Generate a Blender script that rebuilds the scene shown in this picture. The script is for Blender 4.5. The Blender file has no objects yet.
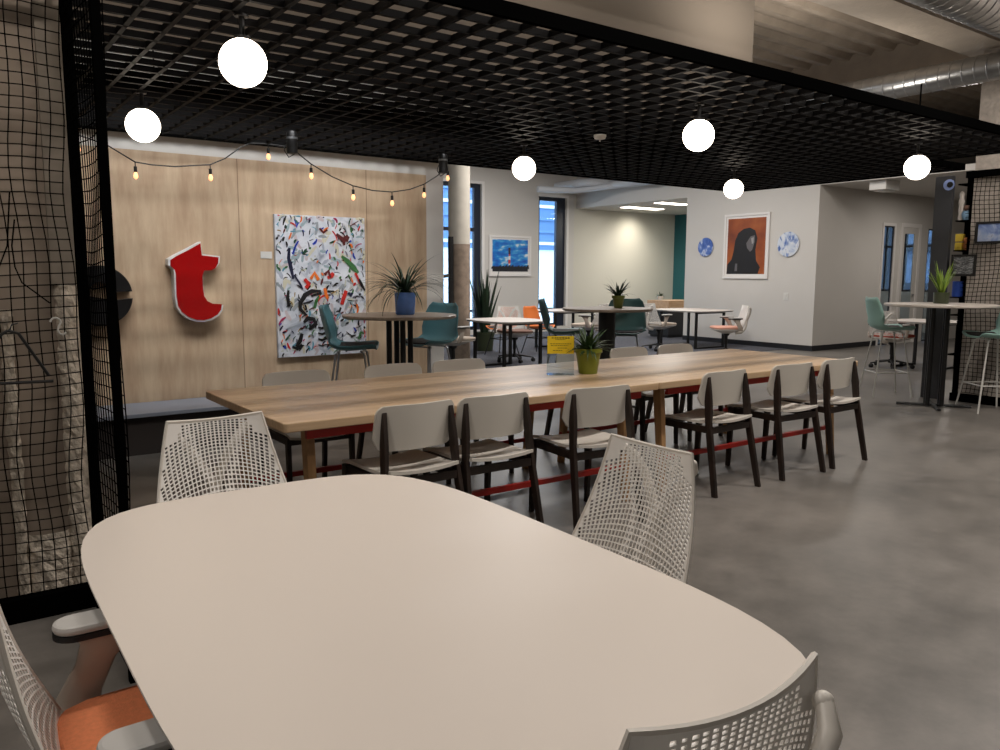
import bpy, math, random
from mathutils import Vector, Matrix
random.seed(11)
S = bpy.context.scene
COL = S.collection
PI = math.pi
def lin(c):
    return tuple(((v/255)/12.92 if v/255 <= .04045 else ((v/255+.055)/1.055)**2.4) for v in c)

# ---------------------------------------------------------------- materials
def nmat(name):
    m = bpy.data.materials.new(name); m.use_nodes = True
    nt = m.node_tree; b = nt.nodes['Principled BSDF']
    return m, nt, b
def mat(name, rgb, rough=.5, metal=0, spec=.5, var=0, scale=8, bump=0, bscale=60, stretch=(1,1,1)):
    m, nt, b = nmat(name)
    c = lin(rgb) + (1,)
    b.inputs['Base Color'].default_value = c
    b.inputs['Roughness'].default_value = rough
    b.inputs['Metallic'].default_value = metal
    b.inputs['Specular IOR Level'].default_value = spec
    if var or bump:
        tc = nt.nodes.new('ShaderNodeTexCoord'); mp = nt.nodes.new('ShaderNodeMapping')
        mp.inputs['Scale'].default_value = stretch
        nt.links.new(tc.outputs['Object'], mp.inputs['Vector'])
    if var:
        n = nt.nodes.new('ShaderNodeTexNoise'); n.inputs['Scale'].default_value = scale; n.inputs['Detail'].default_value = 6
        r = nt.nodes.new('ShaderNodeValToRGB')
        r.color_ramp.elements[0].position = .3; r.color_ramp.elements[1].position = .7
        r.color_ramp.elements[0].color = tuple(v*(1-var) for v in c[:3])+(1,)
        r.color_ramp.elements[1].color = tuple(min(1, v*(1+var)) for v in c[:3])+(1,)
        nt.links.new(mp.outputs[0], n.inputs['Vector']); nt.links.new(n.outputs[0], r.inputs[0])
        nt.links.new(r.outputs[0], b.inputs['Base Color'])
    if bump:
        n = nt.nodes.new('ShaderNodeTexNoise'); n.inputs['Scale'].default_value = bscale; n.inputs['Detail'].default_value = 4
        bp = nt.nodes.new('ShaderNodeBump'); bp.inputs['Strength'].default_value = bump; bp.inputs['Distance'].default_value = .02
        nt.links.new(mp.outputs[0], n.inputs['Vector']); nt.links.new(n.outputs[0], bp.inputs['Height'])
        nt.links.new(bp.outputs[0], b.inputs['Normal'])
    return m
def emat(name, rgb, s):
    m, nt, b = nmat(name)
    b.inputs['Base Color'].default_value = lin(rgb)+(1,)
    b.inputs['Emission Color'].default_value = lin(rgb)+(1,)
    b.inputs['Emission Strength'].default_value = s
    return m
def glassmat(name, tint=(235,242,245), refl=.08):
    m, nt, b = nmat(name)
    nt.nodes.remove(b)
    t = nt.nodes.new('ShaderNodeBsdfTransparent'); t.inputs[0].default_value = lin(tint)+(1,)
    g = nt.nodes.new('ShaderNodeBsdfGlossy'); g.inputs['Roughness'].default_value = .02
    fr = nt.nodes.new('ShaderNodeFresnel'); fr.inputs[0].default_value = 1.45
    mx = nt.nodes.new('ShaderNodeMixShader')
    ge = nt.nodes.new('ShaderNodeNewGeometry'); mu = nt.nodes.new('ShaderNodeMath'); mu.operation = 'SUBTRACT'; mu.inputs[0].default_value = 1
    m2 = nt.nodes.new('ShaderNodeMath'); m2.operation = 'MULTIPLY'
    nt.links.new(ge.outputs['Backfacing'], mu.inputs[1]); nt.links.new(fr.outputs[0], m2.inputs[0]); nt.links.new(mu.outputs[0], m2.inputs[1])
    nt.links.new(m2.outputs[0], mx.inputs[0]); nt.links.new(t.outputs[0], mx.inputs[1]); nt.links.new(g.outputs[0], mx.inputs[2])
    nt.links.new(mx.outputs[0], nt.nodes['Material Output'].inputs[0])
    return m
def woodmat(name, dark, light, grain=(1.2,14,14), plank=None, rough=.4, seam=None):
    """grain runs along local X (stretch small there)"""
    m, nt, b = nmat(name)
    tc = nt.nodes.new('ShaderNodeTexCoord'); mp = nt.nodes.new('ShaderNodeMapping'); mp.inputs['Scale'].default_value = grain
    nt.links.new(tc.outputs['Object'], mp.inputs[0])
    n = nt.nodes.new('ShaderNodeTexNoise'); n.inputs['Scale'].default_value = 1.6; n.inputs['Detail'].default_value = 8; n.inputs['Roughness'].default_value = .62
    nt.links.new(mp.outputs[0], n.inputs['Vector'])
    r = nt.nodes.new('ShaderNodeValToRGB'); r.color_ramp.elements[0].position = .32; r.color_ramp.elements[1].position = .7
    r.color_ramp.elements[0].color = lin(dark)+(1,); r.color_ramp.elements[1].color = lin(light)+(1,)
    nt.links.new(n.outputs[0], r.inputs[0])
    out = r.outputs[0]
    if plank:
        br = nt.nodes.new('ShaderNodeTexBrick')
        br.inputs['Scale'].default_value = 1; br.inputs['Mortar Size'].default_value = plank[3] if len(plank) > 3 else 0.0
        br.inputs['Brick Width'].default_value = plank[0]; br.inputs['Row Height'].default_value = plank[1]
        br.inputs['Color1'].default_value = (plank[2],)*3+(1,); br.inputs['Color2'].default_value = (1.0,)*3+(1,)
        br.inputs['Mortar'].default_value = (.45,.4,.35,1); br.offset = 0 if len(plank) > 3 else .5
        mp2 = nt.nodes.new('ShaderNodeMapping')
        if len(plank) > 4: mp2.inputs['Rotation'].default_value = plank[4]; mp2.inputs['Location'].default_value = plank[5]
        nt.links.new(tc.outputs['Object'], mp2.inputs[0]); nt.links.new(mp2.outputs[0], br.inputs['Vector'])
        mx = nt.nodes.new('ShaderNodeMix'); mx.data_type = 'RGBA'; mx.blend_type = 'MULTIPLY'; mx.inputs['Factor'].default_value = 1
        nt.links.new(out, mx.inputs['A']); nt.links.new(br.outputs['Color'], mx.inputs['B']); out = mx.outputs['Result']
    nt.links.new(out, b.inputs['Base Color'])
    b.inputs['Roughness'].default_value = rough
    return m

M = {}
M['white_top'] = mat('white laminate', (216,206,196), .38, spec=.4)
M['white_edge'] = mat('white laminate edge', (190,186,182), .5)
M['black'] = mat('black powder coat', (14,13,13), .45)
M['black_flat'] = mat('flat black paint', (5,5,5), .85, spec=.0)
M['fin'] = mat('black stained slat', (6,5,5), .6, spec=.06, var=.2, scale=4)
M['web'] = mat('white polymer web', (238,235,230), .45)
M['shell_white'] = mat('white polymer', (218,212,203), .4)
M['tan'] = mat('warm grey polymer', (176,164,152), .25)
M['pad_grey'] = mat('grey arm pad', (182,180,176), .55)
M['orange_fabric'] = mat('orange fabric', (232,138,92), .9, var=.08, scale=90, bump=.25, bscale=300)
M['pink_fabric'] = mat('pink fabric', (205,150,130), .9, var=.08, scale=90)
M['brown_fabric'] = mat('brown fabric', (130,100,88), .9, var=.08, scale=90)
M['beige_fabric'] = mat('beige fabric', (190,175,160), .9, var=.08, scale=90)
M['red_fabric'] = mat('red fabric', (170,75,55), .9, var=.08, scale=90)
M['chair_white'] = mat('white lacquered plywood', (214,208,198), .42)
M['walnut'] = woodmat('dark walnut', (24,17,14), (48,35,28), (14,14,1.5), rough=.45)
M['oak_table'] = woodmat('light oak planks', (182,150,116), (208,180,146), (.9,30,14), plank=(2.385,.075,.86), rough=.34)
M['oak_leg'] = woodmat('oak legs', (150,112,74), (190,150,104), (14,14,1.5), rough=.4)
M['red_steel'] = mat('red steel', (165,28,18), .4)
M['teal'] = mat('teal shell', (72,116,124), .5)
M['teal_light'] = mat('pale teal shell', (150,188,178), .5)
M['teal_dark'] = mat('dark green shell', (50,86,84), .5)
M['shell_orange'] = mat('orange shell', (225,120,50), .5)
M['seat_dark'] = mat('charcoal seat pad', (48,46,46), .85)
M['wire_white'] = mat('white powder coated wire', (200,198,192), .4)
M['chrome'] = mat('brushed steel', (170,172,175), .3, metal=.8)
M['bar_top'] = woodmat('grey oak veneer', (136,120,106), (168,152,136), (1.5,14,14), rough=.4)
M['wall'] = mat('matt white paint', (206,202,196), .85, spec=.2, var=.015, scale=2)
M['wall_beige'] = mat('matt beige paint', (208,204,192), .85, spec=.2)
M['wall_teal'] = mat('teal paint', (40,98,104), .8)
M['base'] = mat('black baseboard', (28,28,32), .5)
M['ceil'] = mat('raw concrete ceiling', (150,138,124), .9, var=.2, scale=2.5, bump=.3, bscale=14)
M['beam'] = mat('fireproofed beam', (172,160,146), .9, var=.07, scale=5, bump=.3, bscale=25)
M['bulk'] = mat('painted bulkhead', (112,103,93), .9)
M['capital'] = mat('sprayed fireproofing', (200,188,172), .95, var=.25, scale=30, bump=.9, bscale=40)
M['metal_duct'] = mat('galvanised duct', (165,165,165), .28, metal=.9, var=.12, scale=10)
M['pipe_white'] = mat('white insulated pipe', (200,204,210), .5)
M['globe'] = emat('lit opal glass', (255,240,220), 9.0)
M['bulb'] = emat('lit filament bulb', (255,186,130), 1.6)
M['panel'] = emat('lit ceiling panel', (255,246,230), 6.0)
M['red_face'] = mat('red acrylic', (158,7,10), .18, spec=.6)
M['white_ret'] = mat('white letter return', (215,213,210), .4)
M['plastic_black'] = mat('black acrylic', (20,20,22), .3)
M['green_pot'] = mat('olive green ceramic', (128,138,42), .35)
M['blue_pot'] = mat('blue glazed ceramic', (92,130,200), .25, var=.12, scale=12)
M['dark_pot'] = mat('dark green ceramic', (58,66,44), .4)
M['leaf'] = mat('dark green leaf', (52,78,40), .5, var=.35, scale=10)
M['leaf_dark'] = mat('deep green leaf', (34,56,36), .5, var=.3, scale=10)
M['leaf_light'] = mat('bright green leaf', (130,160,55), .5, var=.25, scale=10)
M['soil'] = mat('potting soil', (40,30,22), .95)
M['yellow'] = mat('yellow card', (238,205,30), .6)
M['ink'] = mat('dark print', (70,60,20), .7)
M['acrylic'] = glassmat('clear acrylic')
M['glass'] = glassmat('window glass')
M['frame_dark'] = mat('dark anodised frame', (26,34,50), .4)
M['bench_top'] = mat('charcoal bench top', (132,138,150), .45)
M['bench_side'] = mat('dark bench face', (48,42,40), .7)
M['bld_grey'] = mat('dark blue grey facade', (84,98,122), .6, var=.3, scale=.8, stretch=(1,1,6))
M['bld_blue'] = mat('blue grey cladding', (96,132,178), .6)
M['bld_light'] = mat('pale cladding', (222,232,242), .7)
M['snow'] = mat('bright paving', (225,232,240), .9)
M['white_frame'] = mat('white picture frame', (228,224,220), .5)
M['box_wood'] = woodmat('light maple box', (178,140,104), (206,170,132), (2,14,14))
M['tissue'] = mat('white plastic', (215,213,208), .4)
M['screen_panel'] = mat('charcoal panel', (56,57,60), .6)
M['clear_white'] = mat('white figurine', (205,196,188), .6)
M['blue_obj'] = mat('blue fabric', (40,80,180), .7)
M['paleblue'] = mat('pale blue fabric', (130,165,195), .8)
M['skin_orange'] = mat('orange plush', (200,130,80), .8)
M['black_rubber'] = mat('black rubber', (18,18,18), .7)
M['white_dark_cabinet'] = mat('dark cabinet', (38,38,42), .6)

def concrete_floor():
    m, nt, b = nmat('polished concrete')
    tc = nt.nodes.new('ShaderNodeTexCoord')
    n1 = nt.nodes.new('ShaderNodeTexNoise'); n1.inputs['Scale'].default_value = .55; n1.inputs['Detail'].default_value = 9; n1.inputs['Roughness'].default_value = .62
    n2 = nt.nodes.new('ShaderNodeTexNoise'); n2.inputs['Scale'].default_value = 4.5; n2.inputs['Detail'].default_value = 8; n2.inputs['Roughness'].default_value = .7
    for n in (n1, n2): nt.links.new(tc.outputs['Object'], n.inputs['Vector'])
    ad = nt.nodes.new('ShaderNodeMix'); ad.data_type = 'FLOAT'; ad.inputs[0].default_value = .42
    nt.links.new(n1.outputs[0], ad.inputs[2]); nt.links.new(n2.outputs[0], ad.inputs[3])
    r = nt.nodes.new('ShaderNodeValToRGB'); r.color_ramp.elements[0].position = .36; r.color_ramp.elements[1].position = .66
    r.color_ramp.elements[0].color = lin((82,79,75))+(1,); r.color_ramp.elements[1].color = lin((130,124,118))+(1,)
    nt.links.new(ad.outputs[0], r.inputs[0]); nt.links.new(r.outputs[0], b.inputs['Base Color'])
    r2 = nt.nodes.new('ShaderNodeMapRange'); r2.inputs['To Min'].default_value = .3; r2.inputs['To Max'].default_value = .5
    nt.links.new(n2.outputs[0], r2.inputs[0]); nt.links.new(r2.outputs[0], b.inputs['Roughness'])
    return m
M['floor'] = concrete_floor()
M['carpet'] = mat('blue grey carpet tiles', (82,83,90), .95, var=.25, scale=14, bump=.4, bscale=200, stretch=(1,4,1))
M['ply'] = woodmat('birch plywood wall', (178,150,122), (206,182,152), (7,7,1.1), plank=(1.22,4,.9,.004,(PI/2,0,0),(.18,0,0)), rough=.5)
M['lattice_back'] = mat('brown board', (140,126,112), .85, var=.12, scale=3)

def ramp_noise(name, stops, scale=6, detail=4, stretch=(1,1,1), rough=.5, dist=0):
    m, nt, b = nmat(name)
    tc = nt.nodes.new('ShaderNodeTexCoord'); mp = nt.nodes.new('ShaderNodeMapping'); mp.inputs['Scale'].default_value = stretch
    n = nt.nodes.new('ShaderNodeTexNoise'); n.inputs['Scale'].default_value = scale; n.inputs['Detail'].default_value = detail; n.inputs['Distortion'].default_value = dist
    nt.links.new(tc.outputs['Object'], mp.inputs[0]); nt.links.new(mp.outputs[0], n.inputs['Vector'])
    r = nt.nodes.new('ShaderNodeValToRGB')
    while len(r.color_ramp.elements) < len(stops): r.color_ramp.elements.new(.5)
    for e, (p, c) in zip(r.color_ramp.elements, stops): e.position = p; e.color = lin(c)+(1,)
    nt.links.new(n.outputs[0], r.inputs[0]); nt.links.new(r.outputs[0], b.inputs['Base Color']); b.inputs['Roughness'].default_value = rough
    return m
M['plate_blue'] = ramp_noise('blue marbled glaze', [(.36,(52,84,158)),(.5,(92,122,190)),(.58,(196,206,226)),(.7,(70,100,170))], 4.5, 4, dist=1.5, rough=.3)
M['plate_pale'] = ramp_noise('white and blue marbled glaze', [(.36,(70,104,172)),(.46,(196,206,222)),(.6,(222,224,228)),(.7,(120,146,196))], 4.5, 4, dist=1.5, rough=.3)
M['canvas'] = ramp_noise('painted canvas ground', [(.3,(150,156,168)),(.42,(196,200,208)),(.6,(216,218,224)),(.75,(184,180,176))], 5, 6, dist=1.0, rough=.6)
M['sky_print'] = ramp_noise('printed sky', [(.35,(12,78,176)),(.5,(20,124,206)),(.58,(70,160,214)),(.68,(225,232,236))], 3.2, 5, stretch=(1,1,3), rough=.4)
M['grey_print'] = ramp_noise('black and white print', [(.35,(40,40,42)),(.5,(90,92,94)),(.6,(150,152,154)),(.7,(60,60,62))], 14, 3, stretch=(1,1,3), dist=2, rough=.4)
M['blue_print'] = ramp_noise('pale blue print', [(.35,(90,110,165)),(.5,(130,150,190)),(.62,(176,186,206)),(.7,(70,80,120))], 7, 4, dist=1, rough=.4)

# ---------------------------------------------------------------- mesh builder
class MB:
    def __init__(s): s.v = []; s.f = []; s.m = []; s.T = Matrix.Identity(4); s.k = 0
    def add(s, vs, fs, k=None):
        o = len(s.v); s.v += [tuple(s.T @ Vector(p)) for p in vs]
        s.f += [tuple(i+o for i in f) for f in fs]; s.m += [s.k if k is None else k]*len(fs)
    def box(s, x0, x1, y0, y1, z0, z1, k=None):
        v = [(x,y,z) for z in (z0,z1) for y in (y0,y1) for x in (x0,x1)]
        s.add(v, [(0,2,3,1),(4,5,7,6),(0,1,5,4),(2,6,7,3),(0,4,6,2),(1,3,7,5)], k)
    def prism(s, pts, d, axis='z', off=0, k=None):
        """pts 2D polygon; extruded from off to off+d along axis"""
        n = len(pts)
        def P(a, b, c): return {'z':(a,b,c), 'y':(a,c,b), 'x':(c,a,b)}[axis]
        v = [P(a,b,off) for a,b in pts]+[P(a,b,off+d) for a,b in pts]
        f = [tuple(range(n))[::-1], tuple(range(n,2*n))]+[(i,(i+1)%n,n+(i+1)%n,n+i) for i in range(n)]
        s.add(v, f, k)
    def tube(s, pts, r, n=8, k=None, flat=1.0, close=False):
        pts = [Vector(p) for p in pts]; N = len(pts)
        rs = r if isinstance(r, (list,tuple)) else [r]*N
        vs = []; up = None
        for i, p in enumerate(pts):
            if close: t = (pts[(i+1)%N]-pts[i-1]).normalized()
            else: t = (pts[min(i+1,N-1)]-pts[max(i-1,0)]).normalized()
            if up is None:
                a = Vector((0,0,1)) if abs(t.z) < .9 else Vector((1,0,0))
            else: a = up
            sx = t.cross(a); 
            if sx.length < 1e-6: sx = t.cross(Vector((0,1,0)))
            sx.normalize(); u = sx.cross(t).normalized(); up = u
            for j in range(n):
                an = 2*PI*j/n
                vs.append(p+sx*(math.cos(an)*rs[i])+u*(math.sin(an)*rs[i]*flat))
        fs = []
        for i in range(N if close else N-1):
            a = i*n; b = ((i+1)%N)*n
            for j in range(n): fs.append((a+j, a+(j+1)%n, b+(j+1)%n, b+j))
        if not close: fs += [tuple(range(n))[::-1], tuple(range((N-1)*n, N*n))]
        s.add(vs, fs, k)
    def lathe(s, prof, n=24, c=(0,0,0), k=None):
        vs = []; fs = []
        for r, z in prof:
            for j in range(n):
                a = 2*PI*j/n; vs.append((c[0]+r*math.cos(a), c[1]+r*math.sin(a), c[2]+z))
        for i in range(len(prof)-1):
            for j in range(n): fs.append((i*n+j, i*n+(j+1)%n, (i+1)*n+(j+1)%n, (i+1)*n+j))
        fs += [tuple(range(n))[::-1], tuple(range((len(prof)-1)*n, len(prof)*n))]
        s.add(vs, fs, k)
    def sphere(s, c, r, n=24, m=14, k=None, sz=1):
        s.lathe([(max(1e-4, r*math.sin(PI*i/m)), -r*sz*math.cos(PI*i/m)) for i in range(m+1)], n, c, k)
    def grid(s, P, k=None, close_u=False):
        """P[i][j] points"""
        a = len(P); b = len(P[0]); vs = [p for row in P for p in row]
        fs = [(i*b+j, (i+1)*b+j, (i+1)*b+j+1, i*b+j+1) for i in range(a-1) for j in range(b-1)]
        s.add(vs, fs, k)
    def build(s, name, m, parent=None, smooth=False, bevel=0, solid=0, sub=0):
        me = bpy.data.meshes.new(name); me.from_pydata(s.v, [], s.f)
        ms = m if isinstance(m, (list,tuple)) else [m]
        for q in ms: me.materials.append(M[q] if isinstance(q, str) else q)
        me.polygons.foreach_set('material_index', s.m)
        if smooth: me.polygons.foreach_set('use_smooth', [True]*len(s.f))
        me.update()
        o = bpy.data.objects.new(name, me); COL.objects.link(o)
        if parent: o.parent = parent
        if solid:
            q = o.modifiers.new('thickness', 'SOLIDIFY'); q.thickness = solid; q.offset = 0
        if bevel:
            q = o.modifiers.new('edge', 'BEVEL'); q.width = bevel; q.segments = 2; q.limit_method = 'ANGLE'
        if sub:
            q = o.modifiers.new('sub', 'SUBSURF'); q.levels = sub; q.render_levels = sub
        if smooth and not sub and len(s.f) < 4000:
            import bmesh
            me.set_sharp_from_angle(angle=math.radians(42))
        return o
def empty(name, loc, rz=0):
    o = bpy.data.objects.new(name, None); o.empty_display_size = .1; COL.objects.link(o)
    o.location = loc; o.rotation_euler = (0,0,rz); return o
def tag(o, label, cat, group=None, kind=None):
    o['label'] = label; o['category'] = cat
    if group: o['group'] = group
    if kind: o['kind'] = kind
    return o
def struct(o): o['kind'] = 'structure'; return o
def kids(o): return [c for c in bpy.data.objects if c.parent == o]
def copy_tree(o, parent=None):
    c = o.copy(); COL.objects.link(c)
    if parent: c.parent = parent
    for ch in kids(o): copy_tree(ch, c)
    return c
def rrect(w, h, r, n=6, cx=0, cy=0):
    p = []
    for sx, sy, a0 in ((1,1,0),(-1,1,PI/2),(-1,-1,PI),(1,-1,1.5*PI)):
        for i in range(n+1):
            a = a0+PI/2*i/n
            p.append((cx+sx*(w/2-r)+r*math.cos(a), cy+sy*(h/2-r)+r*math.sin(a)))
    return p
def superel(a, b, n, N=96):
    p = []
    for i in range(N):
        t = 2*PI*i/N; c, s_ = math.cos(t), math.sin(t)
        # even spacing by angle mapping
        d = (abs(c)**n+abs(s_)**n)**(-1/n)
        p.append((a*c*d, b*s_*d))
    return p

# ---------------------------------------------------------------- camera
cam = bpy.data.cameras.new('camera'); co = bpy.data.objects.new('camera', cam); COL.objects.link(co)
cam.sensor_width = 36; cam.lens = 793.77/1000*36; cam.clip_start = .02; cam.clip_end = 300
yaw, pit, rol = math.radians(54.14267), math.radians(7.2499), math.radians(.21511)
F = Vector((math.cos(yaw)*math.cos(pit), math.sin(yaw)*math.cos(pit), -math.sin(pit)))
R0 = Vector((math.sin(yaw), -math.cos(yaw), 0)); U0 = R0.cross(F)
R = R0*math.cos(rol)+U0*math.sin(rol); U = R.cross(F)
co.matrix_world = Matrix(((R.x,U.x,-F.x,0),(R.y,U.y,-F.y,0),(R.z,U.z,-F.z,1.4),(0,0,0,1)))
S.camera = co

# ---------------------------------------------------------------- setting
def ring(b, x0, x1, y0, y1, z0, z1, t, k=None, bottom=True):
    b.box(x0, x0+t, y0, y1, z0, z1, k); b.box(x1-t, x1, y0, y1, z0, z1, k); b.box(x0+t, x1-t, y0, y1, z1-t, z1, k)
    if bottom: b.box(x0+t, x1-t, y0, y1, z0, z0+t, k)
def sbox(name, x0, x1, y0, y1, z0, z1, m):
    b = MB(); b.box(x0,x1,y0,y1,z0,z1); return struct(b.build(name, m))
ZC = 4.5
sbox('floor', -4, 22, -6, 15.4, -.12, 0, 'floor')
cb = MB(); cb.box(4.6, 13.24, 9.0, 15.13, 0, .008); cb.box(13.24, 16.83, 11.62, 15.13, 0, .008)
tag(cb.build('carpet', 'carpet'), 'blue grey carpet covering the floor of the far lounge area', 'carpet')
# back wall with two tall windows (y = 15.15)
WY = 15.15
wins = [(9.30, 10.42), (12.08, 12.95)]
b = MB()
for x0, x1 in ((-4, wins[0][0]), (wins[0][1], wins[1][0])): b.box(x0, x1, WY, WY+.25, 0, ZC)
b.box(wins[1][1], 13.2, WY, WY+.25, 0, ZC)
b.box(wins[0][0], wins[0][1], WY, WY+.25, 3.42, ZC); b.box(wins[1][0], wins[1][1], WY, WY+.25, 3.25, ZC)
for x0, x1 in wins: b.box(x0, x1, WY, WY+.25, 0, .12)
struct(b.build('wall_back', 'wall'))
b = MB(); b.box(13.2, 17.1, WY, WY+.25, 0, ZC); struct(b.build('wall_recess', 'wall_beige'))
b = MB(); b.box(16.85, 17.1, 11.6, WY, 0, 3.2); struct(b.build('wall_teal', 'wall_teal'))
for i, (x0, x1) in enumerate(wins):
    zt = 3.42 if i == 0 else 3.25
    w = MB(); t = .07
    w.box(x0, x0+t, WY+.06, WY+.14, .12, zt); w.box(x1-t-.1*(i+1), x1, WY+.06, WY+.14, .12, zt); e1 = x1-t-.1*(i+1)
    w.box(x0+t, e1, WY+.06, WY+.14, zt-.09, zt); w.box(x0+t, e1, WY+.06, WY+.14, .12, .2)
    if i == 0: w.box(x0+t, e1, WY+.06, WY+.14, 2.36, 2.44)
    f = struct(w.build('window_%d' % (i+1), 'frame_dark'))
    g = MB(); g.box(x0+t, x1-t, WY+.09, WY+.1, .2, zt-.09); g.build('pane', 'glass', f)
    tr = MB(); tr.box(x1, x1+.07, WY-.012, WY, .12, zt+.06); tr.box(x0-.02, x1, WY-.012, WY, zt, zt+.06)
    struct(tr.build('trim_%d' % (i+1), 'white_frame'))
# art block and header over the recess
b = MB(); b.box(13.27, 15.53, 8.5, 11.6, 0, 3.02); b.box(15.53, 16.85, 11.3, 11.6, 0, 3.02); struct(b.build('wall_art', 'wall'))
b = MB(); b.box(13.27, 20.1, 8.5, WY, 3.02, ZC); struct(b.build('ceiling_recess', 'wall'))
b = MB(); b.box(13.258, 13.27, 8.488, 11.6, 0, .1); b.box(13.27, 15.46, 8.488, 8.5, 0, .1); struct(b.build('baseboard_art', 'base'))
b = MB()
b.box(15.92, 16.25, 8.5, 8.53, 0, 2.38); b.box(16.9, 17.3, 8.5, 8.53, 0, 2.38); b.box(15.53, 20, 8.5, 8.53, 2.38, 3.02); b.box(17.75, 20, 8.5, 8.53, 0, 2.38)
struct(b.build('wall_corridor', 'wall'))
b = MB(); b.box(13.27, 20, 5.2, 8.49, 3.02, 3.12); struct(b.build('ceiling_corridor', 'wall'))
def inwin(x0, x1, name):
    w = MB(); ring(w, x0, x1, 8.505, 8.525, 0, 2.38, .03)
    f = struct(w.build(name, 'frame_dark')); g = MB(); g.box(x0+.03, x1-.03, 8.51, 8.515, .03, 2.35); g.build('pane', 'glass', f)
inwin(15.53, 15.92, 'window_3'); inwin(17.3, 17.75, 'window_4')
w = MB(); w.box(16.25, 16.35, 8.502, 8.53, 0, 2.38); w.box(16.76, 16.9, 8.502, 8.53, 0, 2.38); w.box(16.35, 16.76, 8.502, 8.53, 2.25, 2.38); w.box(16.35, 16.76, 8.502, 8.53, 0, .3)
f = struct(w.build('door_1', 'wall')); g = MB(); g.box(16.35, 16.76, 8.512, 8.518, .3, 2.25); g.build('pane', 'glass', f)
hh = MB(); hh.tube([(16.82,8.502,1.0),(16.82,8.47,1.0),(16.72,8.47,1.0)], .012); hh.build('door_handle', 'chrome', f)
w = MB(); w.box(16.16, 16.25, 8.485, 8.5, 0, 2.46); w.box(16.9, 16.99, 8.485, 8.5, 0, 2.46); w.box(16.25, 16.9, 8.485, 8.5, 2.38, 2.46); w.box(15.92, 15.98, 8.485, 8.5, 0, 2.44); w.box(15.47,15.53,8.485,8.5,0,2.44); w.box(15.53, 15.92, 8.485, 8.5, 2.38, 2.44)
struct(w.build('trim_3', 'white_frame'))
# office behind the corridor glass, with a window of its own to the outside
b = MB(); b.box(16.85, 20.1, 11.6, 11.8, 0, 3.02); b.box(20, 20.2, 8.5, 8.9, 0, 3.02); b.box(20, 20.2, 8.9, 11.4, 0, 1.0); b.box(20, 20.2, 8.9, 11.4, 2.75, 3.02); b.box(20, 20.2, 11.4, 11.6, 0, 3.02); struct(b.build('wall_office', 'wall'))
w = MB(); ring(w, 0, 1, 0, 1, 0, 1, .01) if False else None
for k in range(6): y = 8.9+k*.49; w.box(20.04, 20.12, y, y+.05, 1.0, 2.75)
w.box(20.05, 20.11, 8.95, 11.35, 1.0, 1.05); w.box(20.05, 20.11, 8.95, 11.35, 2.7, 2.75); w.box(20.05, 20.11, 8.95, 11.35, 2.1, 2.15)
f5 = struct(w.build('window_5', 'frame_dark')); g = MB(); g.box(20.075,20.085,8.95,11.35,1.05,2.7); g.build('pane', 'glass', f5)
# wooden feature wall (y = 7)
b = MB(); b.box(-4, 4.14, 7.0, 7.04, 0, 2.375); struct(b.build('wall_plywood', 'ply'))
b = MB(); b.box(-4, 4.34, 7.04, 7.3, 0, ZC); b.box(-4, 4.14, 7.0, 7.04, 2.375, ZC); b.box(4.14, 4.34, 7.0, 7.04, 0, ZC); struct(b.build('wall_feature', 'wall'))
# outer shell, unseen from here but closing the room
sbox('wall_front', -4, 22, -6.2, -6, 0, ZC, 'wall'); sbox('wall_left', -4.2, -4, -6, 15.4, 0, ZC, 'wall'); sbox('wall_right', 20.0, 20.2, -6, 8.5, 0, ZC, 'wall')
# ceiling: ribbed deck
b = MB()
b.box(-4, 22, -6, 15.4, ZC, ZC+.15)
y = -5.9
while y < 9: 
    b.prism([(y, ZC), (y+.05, ZC-.07), (y+.13, ZC-.07), (y+.18, ZC)], 26, 'x', -4); y += .32
struct(b.build('ceiling', 'ceil'))
b = MB(); b.box(-4, 20, 3.93, 4.38, 3.8, ZC-.001); tag(b.build('ceiling_beam', 'beam'), 'wide pale fireproofed ceiling beam running beside the spiral duct', 'beam')
b = MB(); b.box(10.9, 11.3, 4.39, 9.0, 3.95, ZC-.001); tag(b.build('ceiling_beam', 'beam'), 'cross beam above the thinner duct near the right column', 'beam')
b = MB(); b.box(-1.5, 6.05, 4.6, 4.8, 2.64, ZC-.08); tag(b.build('bulkhead', 'bulk'), 'plain grey bulkhead hanging above the black canopy', 'bulkhead')

# ducts
def duct(pts, r, label, name='duct', m='metal_duct', seam=.12):
    b = MB(); b.tube(pts, r, 24)
    a, c = Vector(pts[0]), Vector(pts[-1]); L = (c-a).length; n = int(L/seam)
    if seam:
        d = (c-a).normalized()
        for i in range(n):
            p = a+d*(i+.5)*L/n; b.tube([p-d*.008, p, p+d*.008], [r*1.001, r*1.03, r*1.001], 24)
    return tag(b.build(name, m, smooth=True), label, 'duct')
duct([(3, 3.42, 3.78), (8.95, 3.42, 3.78)], .22, 'large galvanised spiral duct at the top right corner')
duct([(9.16, 2.2, 3.55), (9.16, 8.3, 3.55)], .14, 'thinner galvanised duct crossing above the right end of the canopy')
b = MB()
b.tube([(12.5,15.0,3.5),(12.5,14.2,3.5),(12.6,13.9,3.5),(12.95,13.75,3.5),(13.2,13.75,3.5)], .09, 14)
b.tube([(11.6,14.6,3.34),(12.5,14.3,3.34),(13.0,13.4,3.42),(13.1,12.4,3.42)], .07, 14); b.tube([(12.95,14.9,3.44),(12.95,12.0,3.44)], .08, 14)
tag(b.build('duct', 'pipe_white', smooth=True), 'white bent duct runs under the far ceiling above the second window', 'duct')
b = MB(); b.box(13.4, 13.85, 7.35, 7.65, 2.86, 3.02); b.box(13.45,13.8,7.4,7.6,2.84,2.86)
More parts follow.
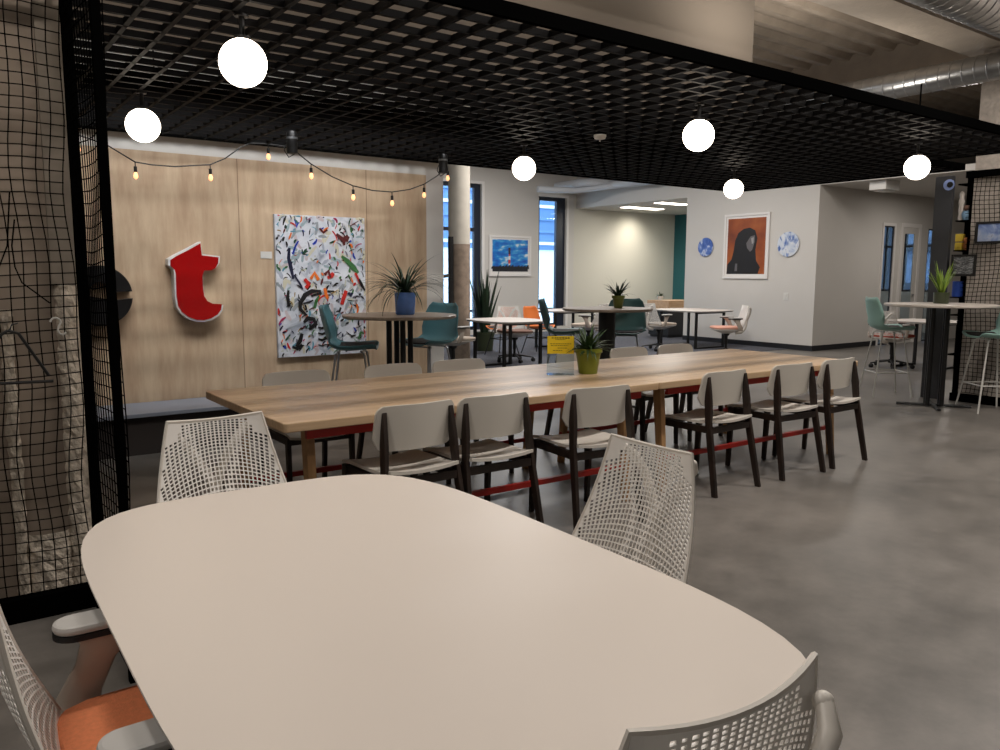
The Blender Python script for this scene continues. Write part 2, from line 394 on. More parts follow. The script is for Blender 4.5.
tag(b.build('ceiling_unit', 'tissue', bevel=.01), 'small white box mounted under the corridor ceiling', 'ceiling unit')
for i, (x, yy, w_, d_) in enumerate(((14.3, 13.9, 1.2, .3), (13.9, 12.6, .9, .25))):
    t = empty('ceiling_light', (x, yy, 3.0)); tag(t, ['long lit ceiling panel nearer the beige back wall', 'short lit ceiling panel nearer the art wall corner'][i], 'ceiling light')
    b = MB(); b.box(-w_/2-.03, w_/2+.03, -d_/2-.03, d_/2+.03, 0, .02); b.build('frame', 'tissue', t)
    b = MB(); b.box(-w_/2, w_/2, -d_/2, d_/2, -.012, 0); b.build('diffuser', 'panel', t)

# exterior
b = MB()
b.box(0, 30, 26, 30, 2.4, 12, 0); b.box(0, 30, 26.05, 30, 0, 2.4, 1)
for i in range(18): b.box(0, 30, 25.9, 26, 2.6+i*.5, 2.6+i*.5+.12, 2 if i % 3 == 0 else 0)
bl = tag(b.build('office_building', ['bld_blue', 'bld_light', 'bld_light']), 'blue grey clad building with pale lower storey outside the tall windows', 'building')
b = MB(); b.box(27, 31, 6, 24, 0, 11, 0)
for i in range(8): b.box(26.9, 27, 6, 24, .9+i*1.3, 1.15+i*1.3, 1)
for i in range(9): b.box(26.92, 27, 6.4+i*2, 7.0+i*2, 0, 11, 1)
tag(b.build('office_building', ['bld_grey', 'frame_dark']), 'dark blue grey building outside the glazed corridor door', 'building')
b = MB(); b.box(-10, 40, 15.5, 60, -.3, -.1); b.box(20.3, 40, 4, 15.5, -.3, -.1); struct(b.build('ground', 'snow'))

# ---------------------------------------------------------------- canopy
t = empty('slatted_canopy', (0,0,2.5)); tag(t, 'large black open grid canopy hung over the dining area', 'canopy')
X0, X1, Y0, Y1 = .49, 8.9, 2.90, 6.94
NX, NY = 7.97, 4.05
b = MB(); c = .165; HF = .031
x = X0+c
while x < X1-.05: b.box(x-.011, x+.011, Y0 if x < NX else NY, Y1, 0, HF); x += c
y = Y0+c*.8
while y < Y1-.05: b.box(X0, X1 if y > NY else NX, y-.011, y+.011, 0, HF); y += c
b.build('grid', 'fin', t)
for q in ((X0-.02, NX, Y0-.02, Y0+.01), (X0-.02, X1+.02, Y1-.01, Y1+.02), (X0-.02, X0+.01, Y0+.01, Y1-.01), (X1-.01, X1+.02, NY+.02, Y1-.01), (NX-.02, NX, Y0+.01, NY), (NX-.02, X1+.02, NY, NY+.02)):
    b = MB(); b.box(*q, -.004, .06); b.build('edge_frame', 'black_flat', t)
for xx, hh_ in ((5.72, .22), (1.6, 1.9)):
    b = MB(); b.tube([(xx,2.93 if hh_ < 1 else 6.9,.03),(xx,2.93 if hh_ < 1 else 6.9,hh_)], .006, 6); b.build('hanger_rod', 'black_flat', t)

# globe lamps
gl = ['large lit globe lamp nearest the left front of the canopy', 'lit globe lamp beside the left mesh screen in front of the plywood wall', 'lit globe lamp in the middle of the far row, left of the round smoke detector',
      'lit globe lamp in the middle of the front row, right of the round smoke detector', 'lit globe lamp at the far right corner above the white art wall', 'lit globe lamp at the right end near the charcoal panel']
gp = [(1.188,3.547),(1.168,5.383),(4.255,5.547),(4.164,3.564),(7.011,5.502),(6.833,3.49)]
t = empty('globe_lamp', (gp[0][0], gp[0][1], 2.3)); tag(t, gl[0], 'lamp', 'globe lamps under the canopy')
b = MB(); b.sphere((0,0,0), .101, 32, 20); b.build('globe', 'globe', t, smooth=True)
b = MB(); b.lathe([(.035,.09),(.035,.11),(.012,.115),(.012,.19),(.03,.19),(.03,.2)], 20); b.build('lamp_mount', 'black', t, smooth=True)
for p, l in zip(gp[1:], gl[1:]):
    q = copy_tree(t); q.location = (p[0], p[1], 2.3); q['label'] = l
b = MB(); b.lathe([(.05,0),(.05,-.012),(.042,-.03),(.008,-.034),(.006,-.05)], 20)
o = b.build('smoke_detector', 'tissue', smooth=True); o.location = (4.449, 4.811, 2.5); tag(o, 'round white smoke detector under the middle of the canopy', 'smoke detector')

# spotlights
def spot_lamp(x, y, label):
    t = empty('spotlight', (x, y, 2.5)); tag(t, label, 'spotlight', 'black spotlights at the rear of the canopy')
    b = MB(); b.lathe([(.042,-.17),(.042,-.02),(.035,0)], 18, (0,0,0)); b.build('housing', 'black', t, smooth=True)
    b = MB(); b.lathe([(.043,-.06),(.043,-.045)], 18); b.build('ring', 'chrome', t, smooth=True)
    b = MB(); b.tube([(-.05,0,-.1),(-.065,0,-.15),(-.03,0,-.2),(.02,0,-.17)], .004, 6); b.build('cable', 'black', t)
spot_lamp(2.42, 6.14, 'black spotlight hanging behind the canopy above the red letter'); spot_lamp(4.0, 6.45, 'black spotlight hanging near the concrete column')

# string lights
t = empty('string_lights', (0, 6.8, 0)); tag(t, 'string of small warm bulbs draped in front of the plywood wall', 'string lights')
P = [(.75,2.47),(1.012,2.42),(1.211,2.364),(1.404,2.254),(1.53,2.242),(1.70,2.243),(1.976,2.28),(2.10,2.34),(2.228,2.44),(2.32,2.485),(2.467,2.49),(2.62,2.485),(2.714,2.45),(2.849,2.357),(3.05,2.26),(3.249,2.195),(3.45,2.165),(3.649,2.164),(3.84,2.2),(3.999,2.26),(4.15,2.35),(4.27,2.45)]
b = MB(); b.tube([(x,0,z) for x,z in P[:10]], .0055, 6); b.tube([(x,0,z) for x,z in P[9:]], .0055, 6); b.build('wire', 'black', t)
bulbs = [(1.404,2.254),(1.976,2.28),(2.849,2.357),(3.249,2.195),(3.649,2.164),(3.999,2.26),(4.27,2.44),(2.467,2.49),(1.012,2.42)]
s0 = None
for x, z in bulbs:
    if s0 is None:
        b = MB(); b.lathe([(.004,0),(.004,-.03),(.013,-.035),(.013,-.075),(.01,-.078)], 12); s0 = b.build('bulb_socket', 'black', t, smooth=True)
        b = MB(); b.lathe([(.009,-.076),(.014,-.09),(.018,-.105),(.015,-.12),(.005,-.13)], 12); g0 = b.build('bulb', 'bulb', s0, smooth=True)
        s0.location = (x, 0, z)
    else:
        q = s0.copy(); COL.objects.link(q); q.location = (x,0,z); h = g0.copy(); COL.objects.link(h); h.parent = q

# ---------------------------------------------------------------- dining tables
def dining_table():
    t = empty('dining_table', (0,0,0)); L, W = 2.385, 1.217
    b = MB(); p = rrect(L, W, .02, 4); b.prism(p, .042, 'z', .698); b.build('tabletop', 'oak_table', t, bevel=.004)
    b = MB()
    for s_ in (-1, 1): b.box(-L/2+.12, L/2-.12, s_*(W/2-.05)-.012, s_*(W/2-.05)+.012, .652, .697)
    for s_ in (-1, 1): b.box(s_*(L/2-.25)-.02, s_*(L/2-.25)+.02, -W/2+.05, W/2-.05, .66, .697)
    b.build('apron', 'red_steel', t)
    for sx in (-1, 1):
        for sy in (-1, 1):
            b = MB(); x = sx*(L/2-.17)
            # splayed flat timber leg
            yt, yb = sy*(W/2-.16), sy*(W/2-.10)
            b.add([(x-.021,yt-.034,.69),(x+.021,yt-.034,.69),(x+.021,yt+.034,.69),(x-.021,yt+.034,.69),(x-.021,yb-.024,0),(x+.021,yb-.024,0),(x+.021,yb+.024,0),(x-.021,yb+.024,0)],
                  [(0,3,2,1)[::-1],(4,5,6,7)[::-1],(0,1,5,4)[::-1],(1,2,6,5)[::-1],(2,3,7,6)[::-1],(3,0,4,7)[::-1]])
            lg = b.build('leg', 'oak_leg', t, bevel=.003)
            b = MB(); b.T = Matrix.Translation((x+sx*.021, (yt*.3+yb*.7), .22)) @ Matrix.Rotation(PI/2, 4, 'Y'); b.lathe([(.016,-.004),(.016,.006)], 14); b.build('bolt', 'red_steel', lg)
    for sy in (-1, 1):
        b = MB(); yy = sy*(W/2-.117); b.box(-L/2+.15, L/2-.15, yy-.014, yy+.014, .205, .235); b.build('stretcher', 'red_steel', t)
    return t
TY = 3.952
t = dining_table(); t.location = (2.437, TY, 0); tag(t, 'oak dining table with red steel rails, left one carrying the yellow sign', 'table', 'oak dining tables joined end to end')
q = copy_tree(t); q.scale = (.935,1,1); q.location = (4.748, TY, 0); q['label'] = 'oak dining table with red steel rails, right one with an empty top'

# ---------------------------------------------------------------- dining chair
def dining_chair():
    t = empty('dining_chair', (0,0,0))
    # curved backrest
    def panel(off):
        out = []
        for i in range(15):
            u = -1+2*i/14; col = []
            for j in range(9):
                v = j/8; z = .562+(.785-.562)*v
                x = u*.218; 
                # rounded corners by pulling z
                u = math.sin(u*PI/2)*.35+u*.65; x = u*.222; e = max(0, abs(u)-.78)/.22; dz = .055*(1-math.sqrt(max(0,1-e*e)))
                zz = z+dz*(1-2*v)
                y = -.150+.055*u*u+.03*(.5-v)-.0+off
                col.append((x, y, zz))
            out.append(col)
        return out
    b = MB(); a = panel(0); c_ = panel(-.014); n = len(a); m_ = len(a[0])
    vs = [p for r in a for p in r]+[p for r in c_ for p in r]; o = n*m_
    fs = []
    for i in range(n-1):
        for j in range(m_-1):
            q = (i*m_+j, (i+1)*m_+j, (i+1)*m_+j+1, i*m_+j+1); fs.append(q); fs.append(tuple(o+k for k in q[::-1]))
    for i in range(n-1):
        for j in (0, m_-1):
            q = (i*m_+j, (i+1)*m_+j, o+(i+1)*m_+j, o+i*m_+j); fs.append(q if j else q[::-1])
    for j in range(m_-1):
        for i in (0, n-1):
            q = (i*m_+j, i*m_+j+1, o+i*m_+j+1, o+i*m_+j); fs.append(q if i == 0 else q[::-1])
    b.add(vs, fs); b.build('backrest', 'chair_white', t, smooth=True)
    # seat pan: dished slab
    P = []; 
    b = MB(); N = 13
    top = [[(-.205+.41*i/(N-1), -.205+.48*j/(N-1), 0) for j in range(N)] for i in range(N)]
    def zf(x, y): return .452+.03*(x/.205)**2*.5 + (.018*max(0,(-y-.1)/.1)) - .012*max(0,(y-.20)/.07)**2
    for th, rev in ((0, False), (-.016, True)):
        g = [[(x*(1-.06*max(0,(-y)/.2)), y, zf(x,y)+th) for x,y,z in r] for r in top]
        if rev: g = g[::-1]
        b.grid(g)
    b2 = b; 
    k0 = N*N
    # rim
    def idx(i,j): return i*N+j
    def idx2(i,j): return k0+(N-1-i)*N+j
    ring = [(i,0) for i in range(N)]+[(N-1,j) for j in range(1,N)]+[(i,N-1) for i in range(N-2,-1,-1)]+[(0,j) for j in range(N-2,0,-1)]
    fs = []
    for a_, c2 in zip(ring, ring[1:]+ring[:1]): fs.append((idx(*a_), idx2(*a_), idx2(*c2), idx(*c2)))
    b.f += fs; b.m += [0]*len(fs)
    b.build('seat', 'chair_white', t, smooth=True)
    # seat frame rails
    b = MB()
    for s_ in (-1,1): b.box(s_*.192-.013, s_*.192+.013, -.16, .24, .395, .437)
    b.box(-.192,.192,.215,.24,.395,.437); b.box(-.19,.19,-.19,-.165,.395,.434)
    b.build('seat_frame', 'walnut', t)
    for s_ in (-1, 1):
        b = MB(); pr = [(-.268,0),(-.232,0),(-.160,.36),(-.142,.46),(-.126,.60),(-.128,.66),(-.138,.752),(-.147,.757),(-.170,.64),(-.178,.59),(-.186,.46),(-.205,.36)]
        b.T = Matrix(((1,0,-s_*.052,0),(0,1,0,0),(0,0,1,0),(0,0,0,1)))
        b.prism(pr, .024, 'x', s_*.226-.012); b.build('leg', 'walnut', t, bevel=.003)
        b = MB(); pr = [(.235,0),(.265,0),(.258,.44),(.21,.44)]; b.prism(pr, .024, 'x', s_*.202-.012); b.build('leg', 'walnut', t, bevel=.003)
    return t
ch0 = dining_chair()
fl = ['white backed walnut dining chair at the left end of the near row', 'white backed dining chair second from the left in the near row', 'white backed dining chair in front of the green pot, near side of the table', 'white backed dining chair in the near row just right of the netted chair', 'white backed dining chair second from the right in the near row', 'white backed dining chair at the right end of the near row']
fx = [1.885, 2.355, 3.02, 4.19, 4.925, 5.505]
fy = [3.425, 3.425, 3.34, 3.42, 3.41, 3.42]
for i, x in enumerate(fx):
    q = ch0 if i == 0 else copy_tree(ch0)
    q.location = (x, fy[i], 0); q.rotation_euler = (0,0,[.03,-.02,-.1,.02,-.05,0.02][i]); tag(q, fl[i], 'chair', 'dining chairs on the near side')
bx = [1.87, 2.56, 3.09, 4.22, 4.80, 5.375]
bl_ = ['white dining chair across the table at its far left end', 'white dining chair across the table below the painting corner', 'white dining chair across the table left of the black footed white table', 'white dining chair across the table mostly hidden by the yellow sign and green pot', 'white dining chair across the table in front of the thick black bar pedestal', 'white dining chair across the table at the right end of the far row']
for i, x in enumerate(bx):
    q = copy_tree(ch0); q.location = (x, 4.66, 0); q.rotation_euler = (0,0,PI+[.0,.03,0,-.03,.02,0][i]); tag(q, bl_[i], 'chair', 'dining chairs on the far side')

# ---------------------------------------------------------------- white laminate tables
def white_table(name, cx, cy, a, b_, n, label, th=0, h=.72):
    t = empty(name, (cx,cy,0), th); tag(t, label, 'table')
    b = MB(); p = superel(a, b_, n)
    # top with undercut edge
    N = len(p); vs = []
    for s_, z in ((1.0,h),(1.0,h-.006),(.975,h-.028)): vs += [(x*s_, y*s_, z) for x,y in p]
    b.add(vs[:N], [tuple(range(N))], 0)
    b.add(vs, [(i, (i+1)%N, N+(i+1)%N, N+i)[::-1] for i in range(N)]+[(N+i, N+(i+1)%N, 2*N+(i+1)%N, 2*N+i)[::-1] for i in range(N)], 1)
    b.add(vs[2*N:], [tuple(range(N))[::-1]], 1)
    b.build('tabletop', ['white_top','white_edge'], t)
    lx, ly = a*.66, b_*.62
    for sx in (-1,1):
        for sy in (-1,1):
            b = MB(); b.box(sx*lx-.02, sx*lx+.02, sy*ly-.02, sy*ly+.02, 0, h-.028); b.build('leg', 'black', t)
    b = MB()
    for sy in (-1,1): b.box(-lx, lx, sy*ly-.018, sy*ly+.018, 0, .03)
    for sy in (-1,1): b.box(-lx, lx, sy*ly-.018, sy*ly+.018, h-.06, h-.03)
    b.build('frame', 'black', t)
    return t
white_table('meeting_table', .79, 1.561, .545, .904, 4.3, 'large white rounded table filling the foreground', -.0105)
white_table('meeting_table', 7.0, 9.5, .5, .6, 3.6, 'white table with black legs between the windows and the dining tables')
white_table('meeting_table', 12.1, 10.35, .6, .7, 3.6, 'white table with black legs in front of the art wall')
white_table('meeting_table', 9.9, 11.6, .7, .45, 3.6, 'small white table behind the round bar table with the thick pedestal')
white_table('meeting_table', 12.35, 6.0, .5, .5, 3.6, 'white table beyond the right bar table')

# ---------------------------------------------------------------- task chair
def task_chair(seatm='orange_fabric'):
    t = empty('task_chair', (0,0,0))
    def bp(u, v, off=0):
        hw = .255-.083*v**1.1
        z = .490+.375*v+.012*u*u*v
        y = -.215-.125*v-.02*math.sin(PI*v)+.036*u*u*(.5+.3*v)-off-.012*(1-u*u)*0
        return (u*hw, y, z)
    NU, NV = 38, 27
    b = MB()
    def uv(i, j):
        v = j/NV; w = v*(1-v)*4
        u = (-1.7+3.4*i/NU)*(.6+.4*v)
        uc = max(-1, min(1, u))
        return uc, v + .21*(1-uc*uc)*w - .07*w, u
    for i in range(NU):
        for j in range(NV):
            cs = [uv(*k) for k in ((i,j),(i+1,j),(i+1,j+1),(i,j+1))]
            if all(c_[2] >= 1 for c_ in cs) or all(c_[2] <= -1 for c_ in cs): continue
            q = [bp(c_[0], c_[1]) for c_ in cs]
            edge = any(abs(c_[2]) > 1 for c_ in cs)
            uc = sum(c_[0] for c_ in cs)/4; vc = sum(c_[1] for c_ in cs)/4
            h = .64+.2*(1-vc)-.12*abs(uc)**3
            yb = abs(abs(uc)-(.12+.75*max(0,vc-.35)))
            if yb < .05: h *= .78
            solid_ = edge or abs(uc) > .955 or j >= NV-1 or j < 1 or (vc > .80 and abs(uc) > .62+.9*(1-vc))
            if solid_: b.add(q, [(0,1,2,3)])
            else:
                c_ = [sum(p[k] for p in q)/4 for k in range(3)]
                inn = [tuple(c_[k]+(p[k]-c_[k])*h for k in range(3)) for p in q]
                b.add(q+inn, [(0,1,5,4),(1,2,6,5),(2,3,7,6),(3,0,4,7)])
    b.build('backrest', 'web', t, solid=.005)
    b = MB(); per = [bp(-1,j/20) for j in range(21)]+[bp(-1+2*i/14,1) for i in range(1,14)]+[bp(1,1-j/20) for j in range(21)]+[bp(1-2*i/14,0) for i in range(1,14)]
    b.tube(per, .0055, 6, close=True); b.build('back_rim', 'shell_white', t, smooth=True)
    # y tower behind
    b = MB()
    b.tube([(0,-.16,.40),(0,-.26,.41),(0,-.315,.46),(0,-.34,.54),(0,-.352,.62)], [.03,.03,.026,.022,.02], 12)
    for s_ in (-1,1): b.tube([(0,-.35,.6),(s_*.03,-.365,.67),(s_*.08,-.38,.755),(s_*.125,-.372,.81),(s_*.143,-.350,.835)], [.02,.018,.016,.016,.013], 12); b.sphere((s_*.143,-.348,.835), .015, 12, 8)
    b.build('spine', 'shell_white', t, smooth=True)
    # seat
    b = MB(); N = 40; p = superel(.25, .235, 7, N); vs = []; fs = []
    L = [(.86,.512),(.96,.508),(1.0,.496),(1.0,.479),(.97,.469)]
    for s_, z in L: vs += [(x*s_, y*s_+.015, z) for x,y in p]
    for i in range(len(L)-1): fs += [(i*N+j, i*N+(j+1)%N, (i+1)*N+(j+1)%N, (i+1)*N+j)[::-1] for j in range(N)]
    fs += [tuple(range(N)), tuple(range((len(L)-1)*N, len(L)*N))[::-1]]
    b.add(vs, fs); b.build('seat', seatm, t, smooth=True)
    b = MB(); vs = []; fs = []; L = [(.99,.470),(.99,.458),(.7,.43),(.3,.39)]
    for s_, z in L: vs += [(x*s_, y*s_+.01, z) for x,y in p]
    for i in range(len(L)-1): fs += [(i*N+j, i*N+(j+1)%N, (i+1)*N+(j+1)%N, (i+1)*N+j)[::-1] for j in range(N)]
    fs += [tuple(range(N)), tuple(range((len(L)-1)*N, len(L)*N))[::-1]]
    b.add(vs, fs); b.build('seat_shell', 'shell_white', t, smooth=True)
    for s_ in (-1,1):
        b = MB(); path = [(s_*.20,-.14,.44),(s_*.265,-.165,.45),(s_*.287,-.155,.50),(s_*.282,-.12,.57),(s_*.27,-.095,.62),(s_*.263,-.085,.645)]
        ws = [.03,.04,.045,.04,.055,.085]; rows = []
        vs = []; fs = []; n = 14
        for (x,y,z), w_ in zip(path, ws):
            for k in range(n):
                a = 2*PI*k/n
                tx = .018 if z > .42 else .012
                vs.append((x+math.cos(a)*tx, y+math.sin(a)*w_, z-(0 if z > .42 else 0)+ (math.cos(a)*.012 if z < .42 else 0)))
        for i in range(len(path)-1): fs += [(i*n+k, i*n+(k+1)%n, (i+1)*n+(k+1)%n, (i+1)*n+k) for k in range(n)]
        fs += [tuple(range(n))[::-1], tuple(range((len(path)-1)*n, len(path)*n))]
        b.add(vs, fs); ar = b.build('armrest', 'tan', t, smooth=True)
        b = MB(); pp = rrect(.085, .25, .042, 8, s_*.262, -.075); 
        b.prism(pp, .012, 'z', .645); b.build('arm_pad_base', 'black_rubber', ar)
        b = MB(); b.prism(pp, .02, 'z', .657); b.build('arm_pad', 'pad_grey', ar, bevel=.008)
    b = MB(); b.lathe([(.055,.40),(.055,.36),(.028,.34),(.028,.2),(.02,.2),(.02,.09)], 18); b.build('gas_lift', 'black', t, smooth=True)
    b = MB(); b.lathe([(.04,.13),(.045,.1),(.045,.075),(.02,.07)], 18)
    cs = []
    for k in range(5):
        a = 2*PI*k/5+.3; c_, s_ = math.cos(a), math.sin(a)
        b.tube([(c_*.03,s_*.03,.11),(c_*.17,s_*.17,.09),(c_*.31,s_*.31,.07)], [.024,.02,.014], 8, flat=.7); cs.append((c_*.3,s_*.3,a))
    b.build('base', 'black', t, smooth=True)
    for cx, cy, a in cs:
        b = MB(); b.T = Matrix.Translation((cx,cy,.03)) @ Matrix.Rotation(a+.6,4,'Z') @ Matrix.Rotation(PI/2,4,'X')
        b.lathe([(.008,-.026),(.028,-.024),(.03,-.004),(.012,-.003),(.012,.003),(.03,.004),(.028,.024),(.008,.026)], 14); b.T = Matrix.Identity(4); b.tube([(cx,cy,.04),(cx,cy,.075)], .008, 8); b.build('caster', 'black_rubber', t, smooth=True)
    return t
tc0 = task_chair()
tc0.location = (.365, 1.545, 0); tc0.rotation_euler = (0,0,-PI/2); tag(tc0, 'white netted task chair with orange seat at the left side of the white table', 'chair', 'netted task chairs around the white table')
def place_tc(x, y, a, label, group, seatm=None, arms=True):
    q = copy_tree(tc0); q.location = (x,y,0); q.rotation_euler = (0,0,a); tag(q, label, 'chair', group)
    if not arms:
        for c_ in kids(q):
            if c_.name.startswith('armrest'):
                for d_ in kids(c_): bpy.data.objects.remove(d_)
                bpy.data.objects.remove(c_)
    if seatm:
        for c_ in kids(q):
            if c_.name.startswith('seat') and not c_.name.startswith('seat_shell'):
                c_.data = seat_variants(seatm, c_.data)
    return q
SV = {}
def seat_variants(m, me):
    if m not in SV: SV[m] = me.copy(); SV[m].materials.clear(); SV[m].materials.append(M[m])
    return SV[m]
place_tc(.85, 2.62, PI+.05, 'white netted task chair at the far end of the white table', 'netted task chairs around the white table', 'beige_fabric', arms=False)
place_tc(1.49, 1.70, PI/2-.02, 'white netted task chair at the right side of the white table', 'netted task chairs around the white table', 'beige_fabric', arms=False)
place_tc(.808, .908, -.045, 'white netted task chair seen from behind at the bottom right corner', 'netted task chairs around the white table', 'beige_fabric', arms=False)
BG = 'netted task chairs in the far lounge'
place_tc(5.99, 9.42, -PI/2+.25, 'white netted task chair at the left end of the lounge table beside the window', BG, 'beige_fabric')
place_tc(7.62, 10.15, PI-.3, 'tall backed white task chair with brown seat behind the lounge table', BG, 'brown_fabric')
place_tc(9.75, 10.75, PI*2+.3, 'white netted task chair behind the bar table with the thick pedestal', BG, 'beige_fabric')
place_tc(11.0, 10.2, -PI/2, 'white netted task chair left of the white table by the art wall', BG, 'beige_fabric')
place_tc(11.3, 8.9, .95, 'white netted task chair with pink seat at the art wall', BG, 'pink_fabric')
place_tc(11.95, 6.3, -PI/2, 'white netted task chair with red seat behind the pale teal bar stool', BG, 'red_fabric')

# ---------------------------------------------------------------- bar tables
def bar_table(x, y, r, h, kind, label, topm='bar_top'):
    t = empty('bar_table', (x,y,0)); tag(t, label, 'table')
    b = MB(); b.lathe([(r-.012,h-.028),(r,h-.02),(r,h-.004),(r-.006,h)], 64); b.build('tabletop', topm, t)
    b = MB(); b.lathe([(.17,h-.036),(.17,h-.028)], 24)
    if kind == 'poles':
        for a in range(4):
            an = a*PI/2+1.35; px_, py_ = .095*math.cos(an), .095*math.sin(an); b.tube([(px_,py_,.02),(px_,py_,h-.03)], .024, 12)
    else: b.tube([(0,0,.02),(0,0,h-.03)], .088, 24)
    b.build('pedestal', 'black', t, smooth=True)
    b = MB()
    for a in (0.6, 0.6+PI/2): 
        c_, s_ = math.cos(a)*.36, math.sin(a)*.36; b.tube([(-c_,-s_,.018),(c_,s_,.018)], .02, 8, flat=.7)
    b.build('base', 'black', t); return t
bar_table(3.32, 6.08, .49, 1.05, 'poles', 'round bar table with four black poles in front of the plywood wall')
bar_table(5.81, 6.12, .47, 1.05, 'post', 'round bar table on one thick black pedestal in the middle distance')
bar_table(8.75, 4.12, .545, 1.103, 'poles', 'round bar table with pale top beside the right mesh screen', 'white_top')

# ---------------------------------------------------------------- bar stools
def stool(shellm, label, x, y, a, sh=.76, wirem='wire_white'):
    t = empty('bar_stool', (x,y,0), a); tag(t, label, 'bar stool')
    prof = [(.225,-.012,.8),(.2,.0,.93),(.1,-.008,1),(0,-.016,1),(-.09,-.012,1),(-.15,.012,1),(-.19,.06,.99),(-.215,.13,.97),(-.235,.2,.95),(-.252,.27,.9),(-.262,.33,.8),(-.268,.365,.62)]
    # y, z, width factor
    b = MB(); P = []
    for y_, z_, w_ in prof:
        row = []
        for i in range(13):
            u = -1+2*i/12; lift = .045*u**4*(1 if z_ < .05 else .2); fwd = .07*u*u*min(1,max(0,z_/.12))*(1 if z_ < .3 else .8)
            row.append((u*.225*w_, y_+fwd, sh+z_+lift))
        P.append(row)
    b.grid(P); b.build('shell', shellm, t, smooth=True, solid=.008)
    b = MB(); pp = []
    for j in range(8):
        y_ = .19-.3*j/7; row = []
        for i in range(9):
            u = -1+2*i/8; row.append((u*.185, y_, sh+.008+.02*u**4))
        pp.append(row)
    b.grid(pp); b.build('seat_pad', 'seat_dark', t, smooth=True, solid=.012)
    feet = [(-.21,-.22),(.21,-.22),(.21,.22),(-.21,.22)]; tops = [(-.12,-.12),(.12,-.12),(.12,.12),(-.12,.12)]
    for (fx_, fy_), (tx, ty) in zip(feet, tops):
        b = MB(); b.tube([(fx_,fy_,0),(tx,ty,sh-.045),(tx*.75,ty*.75,sh-.022)], .009, 8); b.build('leg', wirem, t, smooth=True)
    b = MB(); k = .3/sh; fr = [(f[0]*(1-k)+g_[0]*k, f[1]*(1-k)+g_[1]*k, .28) for f,g_ in zip(feet,tops)]
    b.tube(fr, .007, 8, close=True)
    b.build('footrest' if sh > .6 else 'leg_ring', wirem, t)
    for yy in (-.1,.1): b = MB(); b.tube([(-.12,yy,sh-.03),(.12,yy,sh-.03)], .008); b.build('crossbar', wirem, t)
    return t
def face(dx, dy): return math.atan2(dy, dx)-PI/2
stool('teal', 'teal bar stool seen from the side in front of the painting', 2.98, 6.33, face(.85,-.52), wirem='chrome')
stool('teal', 'blue teal bar stool tucked behind the right side of the pole bar table', 3.78, 6.36, face(-.8,-.25), wirem='chrome')
stool('teal_dark', 'dark green bar stool to the left of the thick pedestal bar table', 5.66, 6.66, face(.75,-.66), wirem='chrome')
stool('teal_dark', 'dark green bar stool behind the right side of the thick pedestal bar table', 6.33, 6.36, face(-.6,-.6), wirem='chrome')
stool('teal_light', 'pale teal bar stool on white wire legs left of the right bar table', 9.12, 4.86, face(.78,-.62), sh=.78)
stool('teal_light', 'pale teal bar stool partly cut off at the right edge of the photo', 8.95, 3.66, face(-.8,.6), sh=.78)

def shell_chair(x, y, a, label):
    t = stool('shell_orange', label, x, y, a, sh=.46, wirem='black'); t.name = 'lounge_chair'; t['category'] = 'chair'; return t
shell_chair(8.1, 11.15, face(-.9,-.3), 'orange shell chair left of the tall backed white task chair')
shell_chair(8.75, 10.95, face(.2,-1), 'orange shell chair right of the tall backed white task chair')

# ---------------------------------------------------------------- plants
def blade(b, base, az, L, w, lean, droop, k=None, seg=7):
    """curved leaf strip with a fold"""
    d = Vector((math.cos(az), math.sin(az), 0)); side = Vector((-math.sin(az), math.cos(az), 0)); P = []
    for i in range(seg+1):
        s_ = i/seg; ang = lean+droop*s_; 
        if i == 0: p = Vector(base)
        else: p = p+(d*math.sin(ang)+Vector((0,0,1))*math.cos(ang))*(L/seg)
        ww = w*math.sin(PI*(.15+.85*(1-s_)**.8))*(1 if s_ < .99 else .1) if s_ < 1 else w*.05
        ww = w*max(.06, (1-s_**2.2))*(.6+.4*min(1,s_*4))
        up = Vector((0,0,.25*ww))
        P.append([tuple(p-side*ww+up), tuple(p), tuple(p+side*ww+up)])
    b.grid(P, k)
def plant(name, x, y, z, potprof, potm, leaves, leafm, label, square=False):
    t = empty(name, (x,y,z)); tag(t, label, 'plant')
    b = MB(); b.lathe(potprof, 28 if not square else 4); pot = b.build('pot', potm, t, smooth=not square)
    top = max(p[1] for p in potprof); rr = max(p[0] for p in potprof)
    b = MB(); b.lathe([(rr*.86, top-.02),(rr*.5, top-.012)], 20); b.build('soil', 'soil', t)
    b = MB()
    for i in range(leaves['n']):
        az = random.uniform(0, 2*PI); r0 = random.uniform(0, leaves.get('r', .02))
        L = leaves['L']*random.uniform(.6, 1.1)
        blade(b, (r0*math.cos(az), r0*math.sin(az), top-.02), az, L, leaves['w']*random.uniform(.8,1.2), random.uniform(*leaves['lean']), random.uniform(*leaves['droop']))
    b.build('foliage', leafm, t, smooth=True)
    return t
def potp(r0, r1, h, lip=.008): return [(r0*.96,0),(r0,.005),(r1-.002,h-.03),(r1+lip,h-.028),(r1+lip,h),(r1-.008,h),(r1-.012,h-.03)]
plant('potted_plant', 3.585, 3.95, .74, potp(.062,.086,.17), 'green_pot', dict(n=85,L=.2,w=.011,lean=(.05,1.1),droop=(.4,1.6),r=.035), 'leaf', 'small leafy plant in an olive green pot on the dining table')
plant('potted_plant', 3.36, 6.05, 1.05, [(.075,0),(.082,.01),(.092,.19),(.085,.19),(.08,.17)], 'blue_pot', dict(n=90,L=.5,w=.0095,lean=(.1,.9),droop=(.6,2.2),r=.03), 'leaf_dark', 'spider plant in a blue pot on the bar table by the painting')
